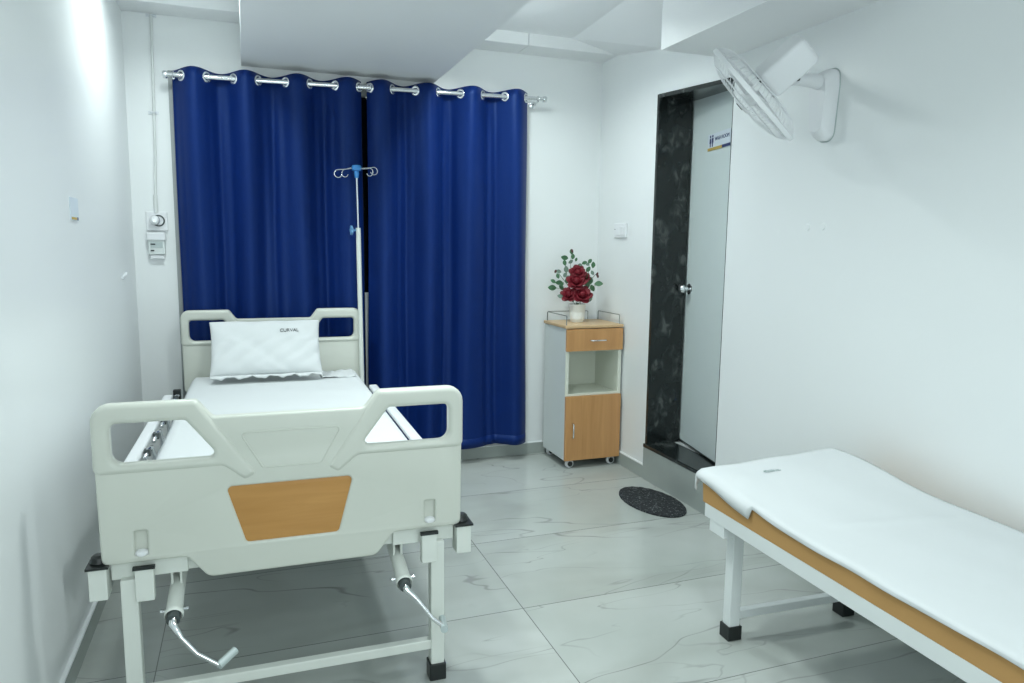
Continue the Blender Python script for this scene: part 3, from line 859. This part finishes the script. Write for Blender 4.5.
# ================================================================== ROSES
pt = empty('potted_roses', (1.865, 3.945, zt+.018), R(-20), 'artificial crimson roses in a white pot on the bedside cabinet', 'plant')
PHt = .108
bm = bmesh.new()
lathe(bm, [(0, 0), (.036, 0), (.040, .004), (.051, PHt-.004), (.053, PHt), (.049, PHt+.001), (.044, .02), (0, .02)], 36)
link('pot', bm, M_pot, pt, smooth=40)
bm = bmesh.new(); lathe(bm, [(0, PHt-.012), (.030, PHt-.008), (.0485, PHt-.018)], 24); link('moss', bm, M_leaf2, pt, smooth=True)
K8 = 1/(6.83*168)
def L8(cx, cy, dep=0): return Vector(((cx-335)*K8, dep, PHt+(455-cy)*K8))
def petal(bm, c, ax, az, tilt_, w, h, curl):
    """cupped petal whose foot is at c"""
    n_, m_ = 6, 6; g = []
    Mx = Matrix.Rotation(az, 3, ax)
    base = ax.orthogonal().normalized()
    base = Mx @ base
    side = ax.cross(base).normalized()
    for j in range(m_+1):
        t = j/m_; row = []
        for i in range(n_+1):
            s = -1+2*i/n_
            wd = w*math.sin(PI*(.18+.68*t))**.7
            out = math.sin(tilt_)*t*h+curl*t**3
            up = math.cos(tilt_)*t*h-abs(curl)*.3*t**3
            cup = -(s*s)*w*.45*(1-.4*t)
            p = c+ax*(up-(s**4)*h*.10*t)+base*(out+cup+w*.35)+side*(s*wd)
            row.append(bm.verts.new(p))
        g.append(row)
    for j in range(m_):
        for i in range(n_): bm.faces.new((g[j][i], g[j][i+1], g[j+1][i+1], g[j+1][i]))
def rose(c, ax, r):
    bm = bmesh.new(); ax = Vector(ax).normalized()
    lathe(bm, [(0, -r*.5), (r*.35, -r*.35), (r*.42, 0), (r*.30, r*.42), (0, r*.5)], 14, axis_matrix(c, ax))
    for ring, (n_, tl, w, h, cu) in enumerate(((3, .05, .38, 1.0, .0), (4, .28, .5, 1.05, .12), (5, .55, .58, 1.05, .25), (6, .9, .62, 1.0, .28))):
        for k in range(n_):
            petal(bm, Vector(c)-ax*r*.45, ax, 2*PI*k/n_+ring*.7+random.uniform(-.2, .2), tl, w*r, h*r, cu*r)
    o = link('rose', bm, M_rose, pt, smooth=True)
    m = o.modifiers.new('s', 'SOLIDIFY'); m.thickness = .0012
for cx, cy, dep, r in ((333, 238, .0, .044), (322, 296, -.022, .050), (272, 388, -.028, .043), (362, 386, -.036, .052), (385, 270, .02, .030)):
    c = L8(cx, cy, dep); rose(c, ((cx-330)/300, -.75, .55), r)
bm = bmesh.new(); bm2 = bmesh.new(); bst = bmesh.new()
def leaf(bm, c, d, ln, w):
    d = Vector(d).normalized(); sd = d.cross(Vector((random.uniform(-.4, .4), -1, random.uniform(-.2, .5)))).normalized(); up = sd.cross(d)
    g = []
    for j in range(7):
        t = j/6; wd = w*math.sin(PI*min(1, t*.96+.02))**.8
        cpt = Vector(c)+d*(t-.5)*ln-up*(.18*ln*(t-.5)**2)
        g.append([bm.verts.new(cpt-sd*wd+up*wd*.25), bm.verts.new(cpt), bm.verts.new(cpt+sd*wd+up*wd*.25)])
    for j in range(6):
        for i in range(2): bm.faces.new((g[j][i], g[j][i+1], g[j+1][i+1], g[j+1][i]))
stems = {'a': [(335, 440), (300, 300), (285, 200), (290, 90)], 'b': [(335, 440), (270, 330), (200, 240), (180, 225)],
         'c': [(335, 440), (250, 350), (160, 345)], 'd': [(335, 440), (390, 300), (410, 220), (412, 150)],
         'e': [(335, 440), (400, 320), (465, 250)], 'f': [(335, 440), (420, 340), (490, 312)], 'g': [(335, 440), (290, 260), (245, 200), (235, 150)]}
for k, p in stems.items():
    dep = random.uniform(-.01, .03)
    pts = [L8(x, y, dep*i) for i, (x, y) in enumerate(p)]
    pts[0] = Vector((random.uniform(-.015, .015), 0, PHt-.02))
    tube(bst, pts, .0016, 6)
for cx, cy, dx, dz, ln, dk in ((160, 345, -1, .05, .052, 0), (165, 300, -.8, .5, .036, 0), (205, 308, 1, .1, .044, 0), (225, 345, .6, -.6, .042, 0),
        (200, 232, -1, .25, .036, 1), (195, 262, .3, -1, .034, 0), (240, 138, -1, .2, .046, 0), (240, 172, .2, -1, .036, 0), (288, 98, .3, -1, .034, 0),
        (297, 130, -.2, -1, .034, 0), (320, 150, .3, 1, .024, 0), (282, 165, .8, .6, .032, 1), (250, 216, .1, -1, .044, 1), (247, 256, .5, .8, .034, 1),
        (380, 172, 1, .4, .034, 0), (412, 160, .6, .8, .034, 0), (436, 185, -.1, -1, .040, 0), (350, 186, -1, .1, .026, 1), (402, 215, -.6, -.8, .038, 0),
        (430, 238, .5, -.9, .030, 1), (425, 295, .1, 1, .048, 0), (440, 345, .5, -1, .044, 0), (476, 313, 1, .05, .052, 0), (404, 322, -.2, 1, .046, 0),
        (215, 402, -1, .3, .040, 1), (410, 420, 1, .2, .044, 1), (290, 322, 1, .3, .034, 1), (300, 425, .2, -1, .030, 1), (260, 300, -.4, .8, .030, 0), (395, 180, .8, -.5, .028, 1),
        (420, 408, .8, .6, .034, 1), (225, 320, -.5, -.6, .03, 0), (265, 275, .5, .8, .03, 1)):
    dep = random.uniform(-.03, .03) if cy < 380 else -.03
    leaf(bm2 if dk else bm, L8(cx, cy, dep), (dx, random.uniform(-.3, .3), dz), ln, ln*.33)
for cx, cy in ((415, 158), (465, 248), (180, 232), (240, 176), (290, 92), (470, 262)):
    bbd = bmesh.new(); lathe(bbd, [(0, -.012), (.006, -.006), (.007, .002), (.004, .010), (0, .013)], 10, axis_matrix(L8(cx, cy, -.01), (random.uniform(-.5, .5), -.2, 1)))
    link('bud', bbd, M_bud, pt, smooth=True)
o = link('leaves', bm, M_leaf, pt, smooth=True); o['kind'] = 'stuff'
o = link('pale_leaves', bm2, M_leaf2, pt, smooth=True); o['kind'] = 'stuff'
link('stems', bst, M_stem, pt, smooth=True)

# ================================================================== DOORMAT
bm = bmesh.new(); n = 72
dmx, dmy = .134, .232
rr = [(0, .011), (.5, .0115), (.93, .011), (1.0, .007), (1.0, 0), (0, 0)]
rings = []
for f_, z in rr:
    if f_ == 0: rings.append([bm.verts.new((0, 0, z))])
    else: rings.append([bm.verts.new((dmx*f_*math.cos(2*PI*k/n)*(1+.006*math.sin(k*2.3)), dmy*f_*math.sin(2*PI*k/n), z+(0 if z == 0 else .001*math.sin(k*1.7)))) for k in range(n)])
for a, b_ in zip(rings, rings[1:]):
    for k in range(n):
        k2 = (k+1) % n
        if len(a) == 1: bm.faces.new((a[0], b_[k], b_[k2]))
        elif len(b_) == 1: bm.faces.new((a[k], a[k2], b_[0]))
        else: bm.faces.new((a[k], a[k2], b_[k2], b_[k]))
o = link('doormat', bm, M_mat, None, smooth=40); o.location = (1.922, 3.118, .0005); o.rotation_euler = (0, 0, R(3))
tag(o, 'oval charcoal doormat on the floor in front of the step', 'doormat')

# ================================================================== EXAMINATION COUCH
CL = 1.95; CW = .615
cou = empty('examination_couch', (1.418, 1.965, 0), R(-2.3), 'low white steel examination couch standing along the right wall', 'couch')
bm = bmesh.new()
z0, z1 = .410, .455
box(bm, 0, .006, -CL, 0, z0, z1); box(bm, .006, .035, -CL, 0, z1-.005, z1)
box(bm, CW-.006, CW, -CL, 0, z0, z1); box(bm, CW-.035, CW-.006, -CL, 0, z1-.005, z1)
box(bm, .006, CW-.006, -.006, 0, z0, z1); box(bm, .006, CW-.006, -CL, -CL+.006, z0, z1)
box(bm, .006, CW-.006, -CL+.006, -.006, z1-.0055, z1-.001)
for v in (-.5, -1.0, -1.45): box(bm, .006, CW-.006, v, v+.03, z0+.005, z1-.006)
bevel(link('couch_frame', bm, M_white_steel, cou), .0015)
for sx in (0, 1):
    for v in (-.088, -CL+.06):
        u = .058 if sx == 0 else CW-.068
        v += .022 if (sx and v > -1) else 0
        lg = link('leg', B(u, u+.040, v, v+.040, .02, z1-.006), M_white_steel, cou); bevel(lg, .003)
        bm = bmesh.new(); box(bm, u-.006, u+.046, v-.006, v+.046, 0, .048)
        bevel(link('rubber_foot', bm, M_black, lg), .002)
        a, b_ = (.006, u) if sx == 0 else (u+.04, CW-.006)
        ends = (-.14, -.03) if v > -1 else (-CL+.03, -CL+.14)
        bm = bmesh.new(); box(bm, a-(.004 if sx == 0 else 0), b_, ends[0]+(.03 if v > -1 else 0), ends[1], .372, .4095)
        link('corner_bracket', bm, M_white_steel, lg)
for v in (-.082, -CL+.066):
    bevel(link('cross_bar', B(.10, CW-.10, v, v+.028, .068, .096), M_white_steel, cou), .003)

fm = empty('foam_mattress', (1.418, 1.965, .456), R(-2.3), 'thin tan foam mattress on the low white couch', 'mattress')
# top surface of the foam: level, with the head end by the wall lifted a little
def rise(u, v):
    h = .001+.0012*math.sin(2.3*v)
    e = math.exp(-((-v)/.30)**2)
    return h+.042*e*(max(0, u)/CW)**1.3+.034*e
FT = .062
bm = bmesh.new(); NX, NY = 24, 70
TT = [[bm.verts.new((CW*i/NX*(1-.13*math.exp(-(CL*j/NY/.45)**2))-(.004 if i == 0 else 0), .015-(CL+.01)*j/NY, FT+rise(CW*i/NX, .0-CL*j/NY))) for i in range(NX+1)] for j in range(NY+1)]
BB = [[bm.verts.new((CW*i/NX, .012-(CL+.005)*j/NY, .0)) for i in range(NX+1)] for j in range(NY+1)]
for j in range(NY):
    for i in range(NX):
        bm.faces.new((TT[j][i], TT[j+1][i], TT[j+1][i+1], TT[j][i+1])); bm.faces.new((BB[j][i], BB[j][i+1], BB[j+1][i+1], BB[j+1][i]))
    bm.faces.new((TT[j][0], BB[j][0], BB[j+1][0], TT[j+1][0])); bm.faces.new((TT[j][NX], TT[j+1][NX], BB[j+1][NX], BB[j][NX]))
for i in range(NX):
    bm.faces.new((TT[0][i], TT[0][i+1], BB[0][i+1], BB[0][i])); bm.faces.new((TT[NY][i], BB[NY][i], BB[NY][i+1], TT[NY][i+1]))
link('foam_slab', bm, M_foam, fm, smooth=40)

bs = empty('bed_sheet', (1.418, 1.965, .456), R(-2.3), 'white cotton sheet spread over the foam mattress of the low couch', 'sheet')
bm = bmesh.new()
def drop_left(v):      # how far the sheet hangs over the room-side edge
    d = -v
    if d < .25:
        base = .032+.020*math.sin(min(1, d/.25)*PI*.5)
    elif d < .258: base = .052-(d-.25)/.008*.038
    else: base = .014+.002*math.sin(d*5)+.0015*math.sin(d*17)
    return base
NV = 130
cols_top = 40
rows = []
for j in range(NV+1):
    v = .030-(CL+.03)*j/NV
    vv = min(v, .0)
    row = []
    dl = drop_left(v)
    # hanging part: five steps down
    for k in range(5, 0, -1):
        f_ = k/5
        bulge = .010+.0015*math.sin(v*31)*f_+(.010*math.sin(PI*f_) if -v < .25 else 0)
        row.append(Vector((-bulge, v, FT+rise(0, vv)+.006-dl*f_)))
    for i in range(cols_top+1):
        u = (CW+.004)*i/cols_top*(1-.13*math.exp(-(vv/.45)**2))
        w = .0022*math.sin(6*u+3*v)+.0016*math.sin(17*v-5*u+.6)+.0012*math.sin(29*u+8*v)
        w += .004*math.exp(-((v+.42+.15*u)/.018)**2)*max(0, math.sin(u*5.2))          # creases
        w += .010*math.exp(-((v+.10)/.08)**2)*math.exp(-((u-.06)/.06)**2)
        w += -.006*math.exp(-((v+.22-.5*u)/.030)**2)*math.exp(-((u-.08)/.08)**2)
        row.append(Vector((u, v, FT+rise(u, vv)+.008+max(-.003, w))))
    rows.append(row)
# end flap hanging over the far short side
flap = []
for k in range(3, 0, -1):
    f_ = k/3
    flap.append([Vector((p.x, .030+.006+.004*math.sin(p.x*30), p.z-.045*f_-.004*math.sin(p.x*14))) for p in rows[0]])
rows = flap+rows
g = [[bm.verts.new(p) for p in r] for r in rows]
for j in range(len(g)-1):
    for i in range(len(g[0])-1): bm.faces.new((g[j][i], g[j+1][i], g[j+1][i+1], g[j][i+1]))
o = link('sheet', bm, M_sheet, bs, smooth=True)
m = o.modifiers.new('s', 'SOLIDIFY'); m.thickness = .003; m.offset = 0
# faint printed mark on the sheet
MT = Matrix.Translation((.200, -.075, FT+.008+rise(.200, -.075)+.0036)) 
o = link('print', text_mesh('CURVAL', .017, MT, .0022), M_grey_plastic, bs)

# ================================================================== WALL FAN
fan = empty('wall_fan', (XR, 2.252, 1.84), 0, 'white oscillating wall fan mounted high beside the doorway', 'fan')
O = Vector((XR, 2.252, 1.84))
P = Vector((1.698, 2.19, 1.838))-O
nrm = Vector((-.52, .56, -.645)).normalized()
# wall plate: tall shell with its foot narrower
bm = bmesh.new()
outl = rounded([(-.040, -.135), (.040, -.135), (.055, .06), (.050, .125), (-.050, .125), (-.055, .06)], [.035, .035, .05, .04, .04, .05])
lay = [(0, 1.0), (-.018, 1.0), (-.036, .93), (-.056, .76)]
rg = [[bm.verts.new((x, p[0]*s, p[1]*s+.004)) for p in outl] for x, s in lay]
for a, b_ in zip(rg, rg[1:]):
    for i in range(len(outl)): bm.faces.new((a[i], a[i-1], b_[i-1], b_[i]))
bm.faces.new(rg[0]); bm.faces.new(rg[-1][::-1])
wp = link('wall_plate', bm, M_white_plastic, fan, smooth=40)
bm = bmesh.new(); tube(bm, [(-.001, p[0]*1.02, p[1]*1.02+.004) for p in outl], .0025, 6, closed=True); link('gasket', bm, M_grey_plastic, wp, smooth=True)
# arm
piv = Vector((-.195, -.030, .070))
bm = bmesh.new(); tube(bm, [(-.02, 0, .080), (-.08, -.003, .084), (-.14, -.010, .080), tuple(piv)], [.032, .026, .022, .018], 20)
link('arm', bm, M_white_plastic, fan, smooth=50)
bm = bmesh.new()
lathe(bm, [(0, -.022), (.017, -.022), (.019, 0), (.017, .022), (0, .022)], 20, axis_matrix(piv, (0, 1, 0)))
kb = link('pivot', bm, M_white_plastic, fan, smooth=40)
bm = bmesh.new(); lathe(bm, [(0, .022), (.008, .022), (.008, .028), (0, .029)], 16, axis_matrix(piv, (0, -1, 0))); link('pivot_screw', bm, M_dark, kb, smooth=40)
# motor housing: drum behind the cage
bk = -nrm
bm = bmesh.new()
sq = rounded([(-.056, -.052), (.056, -.052), (.056, .052), (-.056, .052)], .016, 5)
ax_u = Vector((0, 1, 0)); ax_u = (ax_u-bk*ax_u.dot(bk)).normalized(); ax_v = bk.cross(ax_u)
rg = [[bm.verts.new(P+bk*d_+ax_u*(p[0]*s_)+ax_v*(p[1]*s_)) for p in sq] for d_, s_ in ((.052, .86), (.060, .97), (.068, 1.0), (.190, 1.0), (.212, .95), (.224, .82), (.228, .6))]
for a, b_ in zip(rg, rg[1:]):
    for i in range(len(sq)): bm.faces.new((a[i], a[i-1], b_[i-1], b_[i]))
bm.faces.new(rg[0]); bm.faces.new(rg[-1][::-1])
mo = link('motor_housing', bm, M_white_plastic, fan, smooth=40)
bm = bmesh.new(); q = P+bk*.115
tube(bm, [tuple(q+bk*.02+Vector((.0, 0, -.03))), tuple(piv+Vector((0, 0, .004)))], [.020, .016], 14); link('neck', bm, M_white_plastic, fan, smooth=50)
bm = bmesh.new(); tube(bm, [tuple(q+bk*.06+Vector((0, 0, .045))), tuple(q+bk*.06+Vector((-.01, 0, .062)))], .005, 10); link('swing_knob', bm, M_white_plastic, mo, smooth=50)
# blades
u_ = nrm.orthogonal().normalized(); v_ = nrm.cross(u_)
bm = bmesh.new(); lathe(bm, [(0, -.03), (.026, -.028), (.032, -.018), (.034, .012), (0, .014)], 24, axis_matrix(P, -nrm))
hb = link('blade_hub', bm, M_white_plastic, fan, smooth=40)
for k in range(3):
    bm = bmesh.new(); rows = []
    for j in range(9):
        r_ = .028+(.185-.028)*j/8; wd = (.5+.35*math.sin(PI*j/8*.8))
        row = []
        for i in range(7):
            a = 2*PI*k/3+wd*(-.5+i/6)*1.35; tw = .020*(i/6-.5)*2*(1-.3*j/8)
            row.append(bm.verts.new(P+r_*(math.cos(a)*u_+math.sin(a)*v_)+nrm*tw))
        rows.append(row)
    for j in range(8):
        for i in range(6): bm.faces.new((rows[j][i], rows[j][i+1], rows[j+1][i+1], rows[j+1][i]))
    o = link('blade', bm, M_white_plastic, fan, smooth=True)
    m = o.modifiers.new('s', 'SOLIDIFY'); m.thickness = .0022
# cage: front and back grilles of wire with a rim
def ringpts(r, off, n=64): return [tuple(P+nrm*off+r*(math.cos(2*PI*i/n)*u_+math.sin(2*PI*i/n)*v_)) for i in range(n)]
def cage(name, prof, wires, ring_ids):
    bm = bmesh.new()
    for k in range(wires):
        a = 2*PI*k/wires; d = math.cos(a)*u_+math.sin(a)*v_
        sw = .10
        pts = []
        for r_, of in prof:
            aa = a+sw*(1-r_/.2)*2; d = math.cos(aa)*u_+math.sin(aa)*v_
            pts.append(tuple(P+d*r_+nrm*of))
        tube(bm, pts, .0009, 5, caps=False)
    for r_, of in ring_ids: tube(bm, ringpts(r_, of), .0018, 6, closed=True)
    return link(name, bm, M_white_plastic, fan, smooth=True)
cf = cage('front_grille', [(.036, .052), (.075, .0515), (.11, .048), (.14, .042), (.165, .033), (.185, .022), (.198, .010), (.204, .002)], 64, [(.10, .049), (.165, .033)])
cb = cage('rear_grille', [(.204, -.002), (.198, -.014), (.185, -.028), (.16, -.040), (.12, -.046), (.055, -.048)], 64, [(.12, -.046), (.055, -.048)])
bm = bmesh.new(); rimn = 72; rings_ = []
for of, r_ in ((-.009, .2035), (-.007, .2085), (.007, .2085), (.009, .2035)):
    rings_.append([bm.verts.new(p) for p in ringpts(r_, of, rimn)])
for q in range(4):
    a, b_ = rings_[q], rings_[(q+1) % 4]
    for i in range(rimn): bm.faces.new((a[i], a[(i+1) % rimn], b_[(i+1) % rimn], b_[i]))
link('rim', bm, M_white_plastic, fan, smooth=40)
bm = bmesh.new(); lathe(bm, [(0, .058), (.030, .057), (.037, .052), (.037, .048), (0, .048)], 32, axis_matrix(P, nrm)); cp = link('grille_badge', bm, M_white_plastic, cf, smooth=40)
bm = bmesh.new()
for k in range(5):
    c0 = P+nrm*.0585+u_*(-.018+.009*k)
    tube(bm, [tuple(c0-v_*.012), tuple(c0+v_*.012)], .0018, 6)
link('badge_stripes', bm, M_dark, cf, smooth=True)
# dark screws / slots on the motor face
for k in range(3):
    bm = bmesh.new(); a = 2*PI*k/3+.5; c0 = P+bk*.047+(math.cos(a)*u_+math.sin(a)*v_)*.052
    lathe(bm, [(0, 0), (.005, 0), (.005, .004), (0, .004)], 10, axis_matrix(c0, nrm))
    link('motor_screw', bm, M_dark, mo, smooth=40)

# ================================================================== SMALL THINGS ON THE WALLS
# switch plate by the corner on the right wall
sw = empty('wall_switch', (XR, 3.835, 1.395), 0, 'white light switch on the right wall above the bedside cabinet', 'switch')
bevel(link('switch_plate', B(-.014, 0, -.070, .070, -.040, .045), M_white_plastic, sw), .004)
bevel(link('rocker', B(-.018, -.013, -.010, .046, -.024, .024), M_white_plastic, sw), .002)
bevel(link('rocker', B(-.018, -.013, -.052, -.016, -.024, .024), M_white_plastic, sw), .002)
bm = bmesh.new(); tube(bm, [(-.013, .056, .010), (-.0155, .056, .010)], .0035, 10); link('indicator', bm, M_dark, sw)
# two blanking plugs below the fan
for k, yy in enumerate((2.318, 2.236)):
    bm = bmesh.new(); lathe(bm, [(0, .004), (.012, .0035), (.014, 0), (0, 0)], 20, axis_matrix((XR, yy, 1.387), (-1, 0, 0)))
    o = link('blanking_plug', bm, M_wall, None, smooth=40)
    tag(o, ('white blanking plug under the fan, nearer the doorway', 'white blanking plug under the fan, farther from the doorway')[k], 'wall plug', 'blanking plugs under the fan')
# label holder on the left wall
st = empty('wall_sign', (XL, 2.785, 1.403), 0, 'small white sign with an ochre stripe on the left wall', 'sign')
bevel(link('sign_face', B(0, .003, -.060, .060, -.036, .038), M_sign, st), .001)
link('stripe', B(.003, .0036, -.050, .028, -.034, -.026), M_orange, st)
o = link('stripe', B(.003, .0036, .034, .050, -.035, -.025), M_navy, st); o['label'] = 'short navy stripe'
# small cable clip on the left wall
bm = bmesh.new(); tube(bm, [(.004, -.05, -.006), (.005, 0, .0), (.004, .05, .008)], .006, 8)
o = link('wall_clip', bm, M_white_plastic, None, smooth=50); o.location = (XL, 3.745, 1.143)
tag(o, 'short white cable clip on the left wall near the corner', 'clip')

# conduit with its clips
cd = empty('cable_conduit', (-.41, YB, 1.45), 0, 'thin white cable conduit running down the back wall to the socket', 'conduit')
bm = bmesh.new(); tube(bm, [(.012, -.008, .963), (.006, -.008, .60), (0, -.008, .30), (-.010, -.008, .07)], .0065, 10); link('pipe', bm, M_conduit, cd, smooth=40)
bm = bmesh.new(); tube(bm, [(-.0095, -.009, .085), (-.010, -.009, -.005)], .0105, 12); link('pipe_sleeve', bm, M_conduit, cd, smooth=40)
for xx, z in ((.001, .49), (.012, .955)):
    bm = bmesh.new(); box(bm, xx-.024, xx+.024, -.005, 0, z-.007, z+.007); tube(bm, [(xx-.012, -.006, z), (xx-.008, -.0165, z), (xx+.008, -.0165, z), (xx+.012, -.006, z)], .003, 8)
    link('saddle_clip', bm, M_alu, cd)
# socket plate, plug and hanging meter
sk = empty('wall_socket', (-.42, YB, 1.40), 0, 'white socket plate at the foot of the conduit', 'socket')
bevel(link('socket_plate', B(-.048, .052, -.012, 0, -.045, .052), M_white_plastic, sk), .004)
bm = bmesh.new(); tube(bm, [(.010+.026*math.cos(t), -.014, .006+.026*math.sin(t)) for t in [k*2*PI/24 for k in range(24)]], .0035, 8, closed=True)
link('socket_ring', bm, M_dark, sk, smooth=True)
pg = empty('round_plug', (-.425, YB-.0125, 1.407), 0, 'round white plug with a chrome collar pushed into the wall socket', 'plug')
bm = bmesh.new(); lathe(bm, [(0, .050), (.012, .050), (.020, .044), (.022, .030), (.022, 0), (0, 0)], 28, axis_matrix((0, 0, 0), (0, -1, 0)))
link('plug_body', bm, M_white_plastic, pg, smooth=40)
bm = bmesh.new(); lathe(bm, [(0, .0525), (.010, .0525), (.010, .049), (0, .049)], 20, axis_matrix((0, 0, 0), (0, -1, 0))); lathe(bm, [(.0222, .028), (.0235, .027), (.0235, .020), (.0222, .019)], 28, axis_matrix((0, 0, 0), (0, -1, 0)))
link('plug_collar', bm, M_chrome, pg, smooth=40)
ms = empty('switch_box', (-.425, YB, 1.285), 0, 'small white switch box hanging just below the socket plate', 'switch box')
bevel(link('box_body', B(-.036, .040, -.030, 0, -.050, .046), M_cab, ms), .003)
bevel(link('box_cover', B(-.042, .046, -.038, -.004, .022, .062), M_white_plastic, ms), .004)
link('box_window', B(-.026, .030, -.032, -.030, -.016, .014), M_grey_plastic, ms)
for z, w in ((.002, .022), (-.030, .016)):
    link('print', B(-.026, -.026+w, -.0335, -.031, z-.003, z+.003), M_ink, ms)
bevel(link('box_flap', B(-.030, .036, -.024, -.002, -.072, -.052), M_white_plastic, ms), .003)

# ================================================================== LIGHTS
def downlight(x, y, z, rad, power, label, col=(.90, 1.0, .985)):
    t = empty('ceiling_light', (x, y, z), 0, label, 'ceiling light')
    bm = bmesh.new(); lathe(bm, [(rad, 0), (rad+.018, 0), (rad+.018, -.005), (rad+.004, -.010), (rad, -.008), (rad, 0)], 36); link('light_ring', bm, M_white_plastic, t, smooth=40)
    bm = bmesh.new(); lathe(bm, [(0, -.004), (rad, -.004), (rad, 0), (0, 0)], 36)
    link('diffuser', bm, emit('lit_opal_panel', (*col, 1), 3.0), t)
    L = bpy.data.lights.new('lamp_glow', 'AREA'); L.shape = 'DISK'; L.size = rad*2; L.energy = power; L.color = col; L.spread = R(150)
    lo = bpy.data.objects.new('lamp_glow', L); C.objects.link(lo); lo.location = (0, 0, -.012); lo.parent = t
downlight(1.17, 3.36, HC, .09, 15, 'round ceiling panel light behind the boxed duct near the doorway')
downlight(-.22, 3.30, HC, .09, 10, 'round ceiling panel light left of the boxed duct')
downlight(.50, 2.15, 2.205, .10, 14, 'round panel light under the boxed duct over the bed')
downlight(.85, 1.20, 2.205, .10, 5, 'round panel light under the boxed duct near the couch')
downlight(.55, -.35, 2.205, .15, 9, 'added fill panel light under the boxed duct behind the camera')  # unseen fill lamp, added to brighten the footboard front
# added window panel and area light, unseen fill to lift the duct underside
bm = bmesh.new(); wz0, wz1, wx0, wx1 = .5, 2.0, .0, 1.5
box(bm, wx0-.05, wx0, YF, YF+.03, wz0-.05, wz1+.05); box(bm, wx1, wx1+.05, YF, YF+.03, wz0-.05, wz1+.05)
box(bm, wx0, wx1, YF, YF+.03, wz1, wz1+.05); box(bm, wx0, wx1, YF, YF+.03, wz0-.05, wz0); box(bm, .735, .765, YF, YF+.03, wz0, wz1)
wn = struct('fill_window', bm, M_winframe, label='glowing panel in a window frame, added as unseen fill behind the camera', cat='window')
link('fill_pane', B(wx0, wx1, YF, YF+.008, wz0, wz1), emit('glowing_fill_glass', (.85, .97, 1, 1), 1.0), wn)
L = bpy.data.lights.new('fill_light', 'AREA'); L.shape = 'RECTANGLE'; L.size = wx1-wx0; L.size_y = wz1-wz0; L.energy = 22; L.color = (.88, .98, 1.0)
lo = bpy.data.objects.new('fill_light', L); C.objects.link(lo); lo.location = ((wx0+wx1)/2, YF+.04, (wz0+wz1)/2); lo.rotation_euler = (PI/2, 0, 0)

w = bpy.data.worlds.new('World'); bpy.context.scene.world = w; w.use_nodes = True
w.node_tree.nodes['Background'].inputs[0].default_value = (.8, .9, .95, 1); w.node_tree.nodes['Background'].inputs[1].default_value = .05

# ================================================================== CAMERA
f_px, yaw, pit, rol = 723.496, R(20.171), R(7.527), R(.684)
fw = Vector((math.sin(yaw)*math.cos(pit), math.cos(yaw)*math.cos(pit), -math.sin(pit)))
r0 = Vector((math.cos(yaw), -math.sin(yaw), 0)); u0 = r0.cross(fw)
rt = math.cos(rol)*r0+math.sin(rol)*u0; up = -math.sin(rol)*r0+math.cos(rol)*u0
cam = bpy.data.cameras.new('Camera'); co = bpy.data.objects.new('Camera', cam); C.objects.link(co)
cam.sensor_fit = 'HORIZONTAL'; cam.sensor_width = 36; cam.lens = f_px*36/1024; cam.clip_start = .02
Mx = Matrix((( rt.x, up.x, -fw.x, 0), (rt.y, up.y, -fw.y, 0), (rt.z, up.z, -fw.z, 1.3), (0, 0, 0, 1)))
co.matrix_world = Mx
sc = bpy.context.scene; sc.camera = co
sc.view_settings.view_transform = 'Standard'; sc.view_settings.look = 'None'
sc.view_settings.gamma = 1; sc.view_settings.use_curve_mapping = False
sc.view_settings.exposure = -0.17
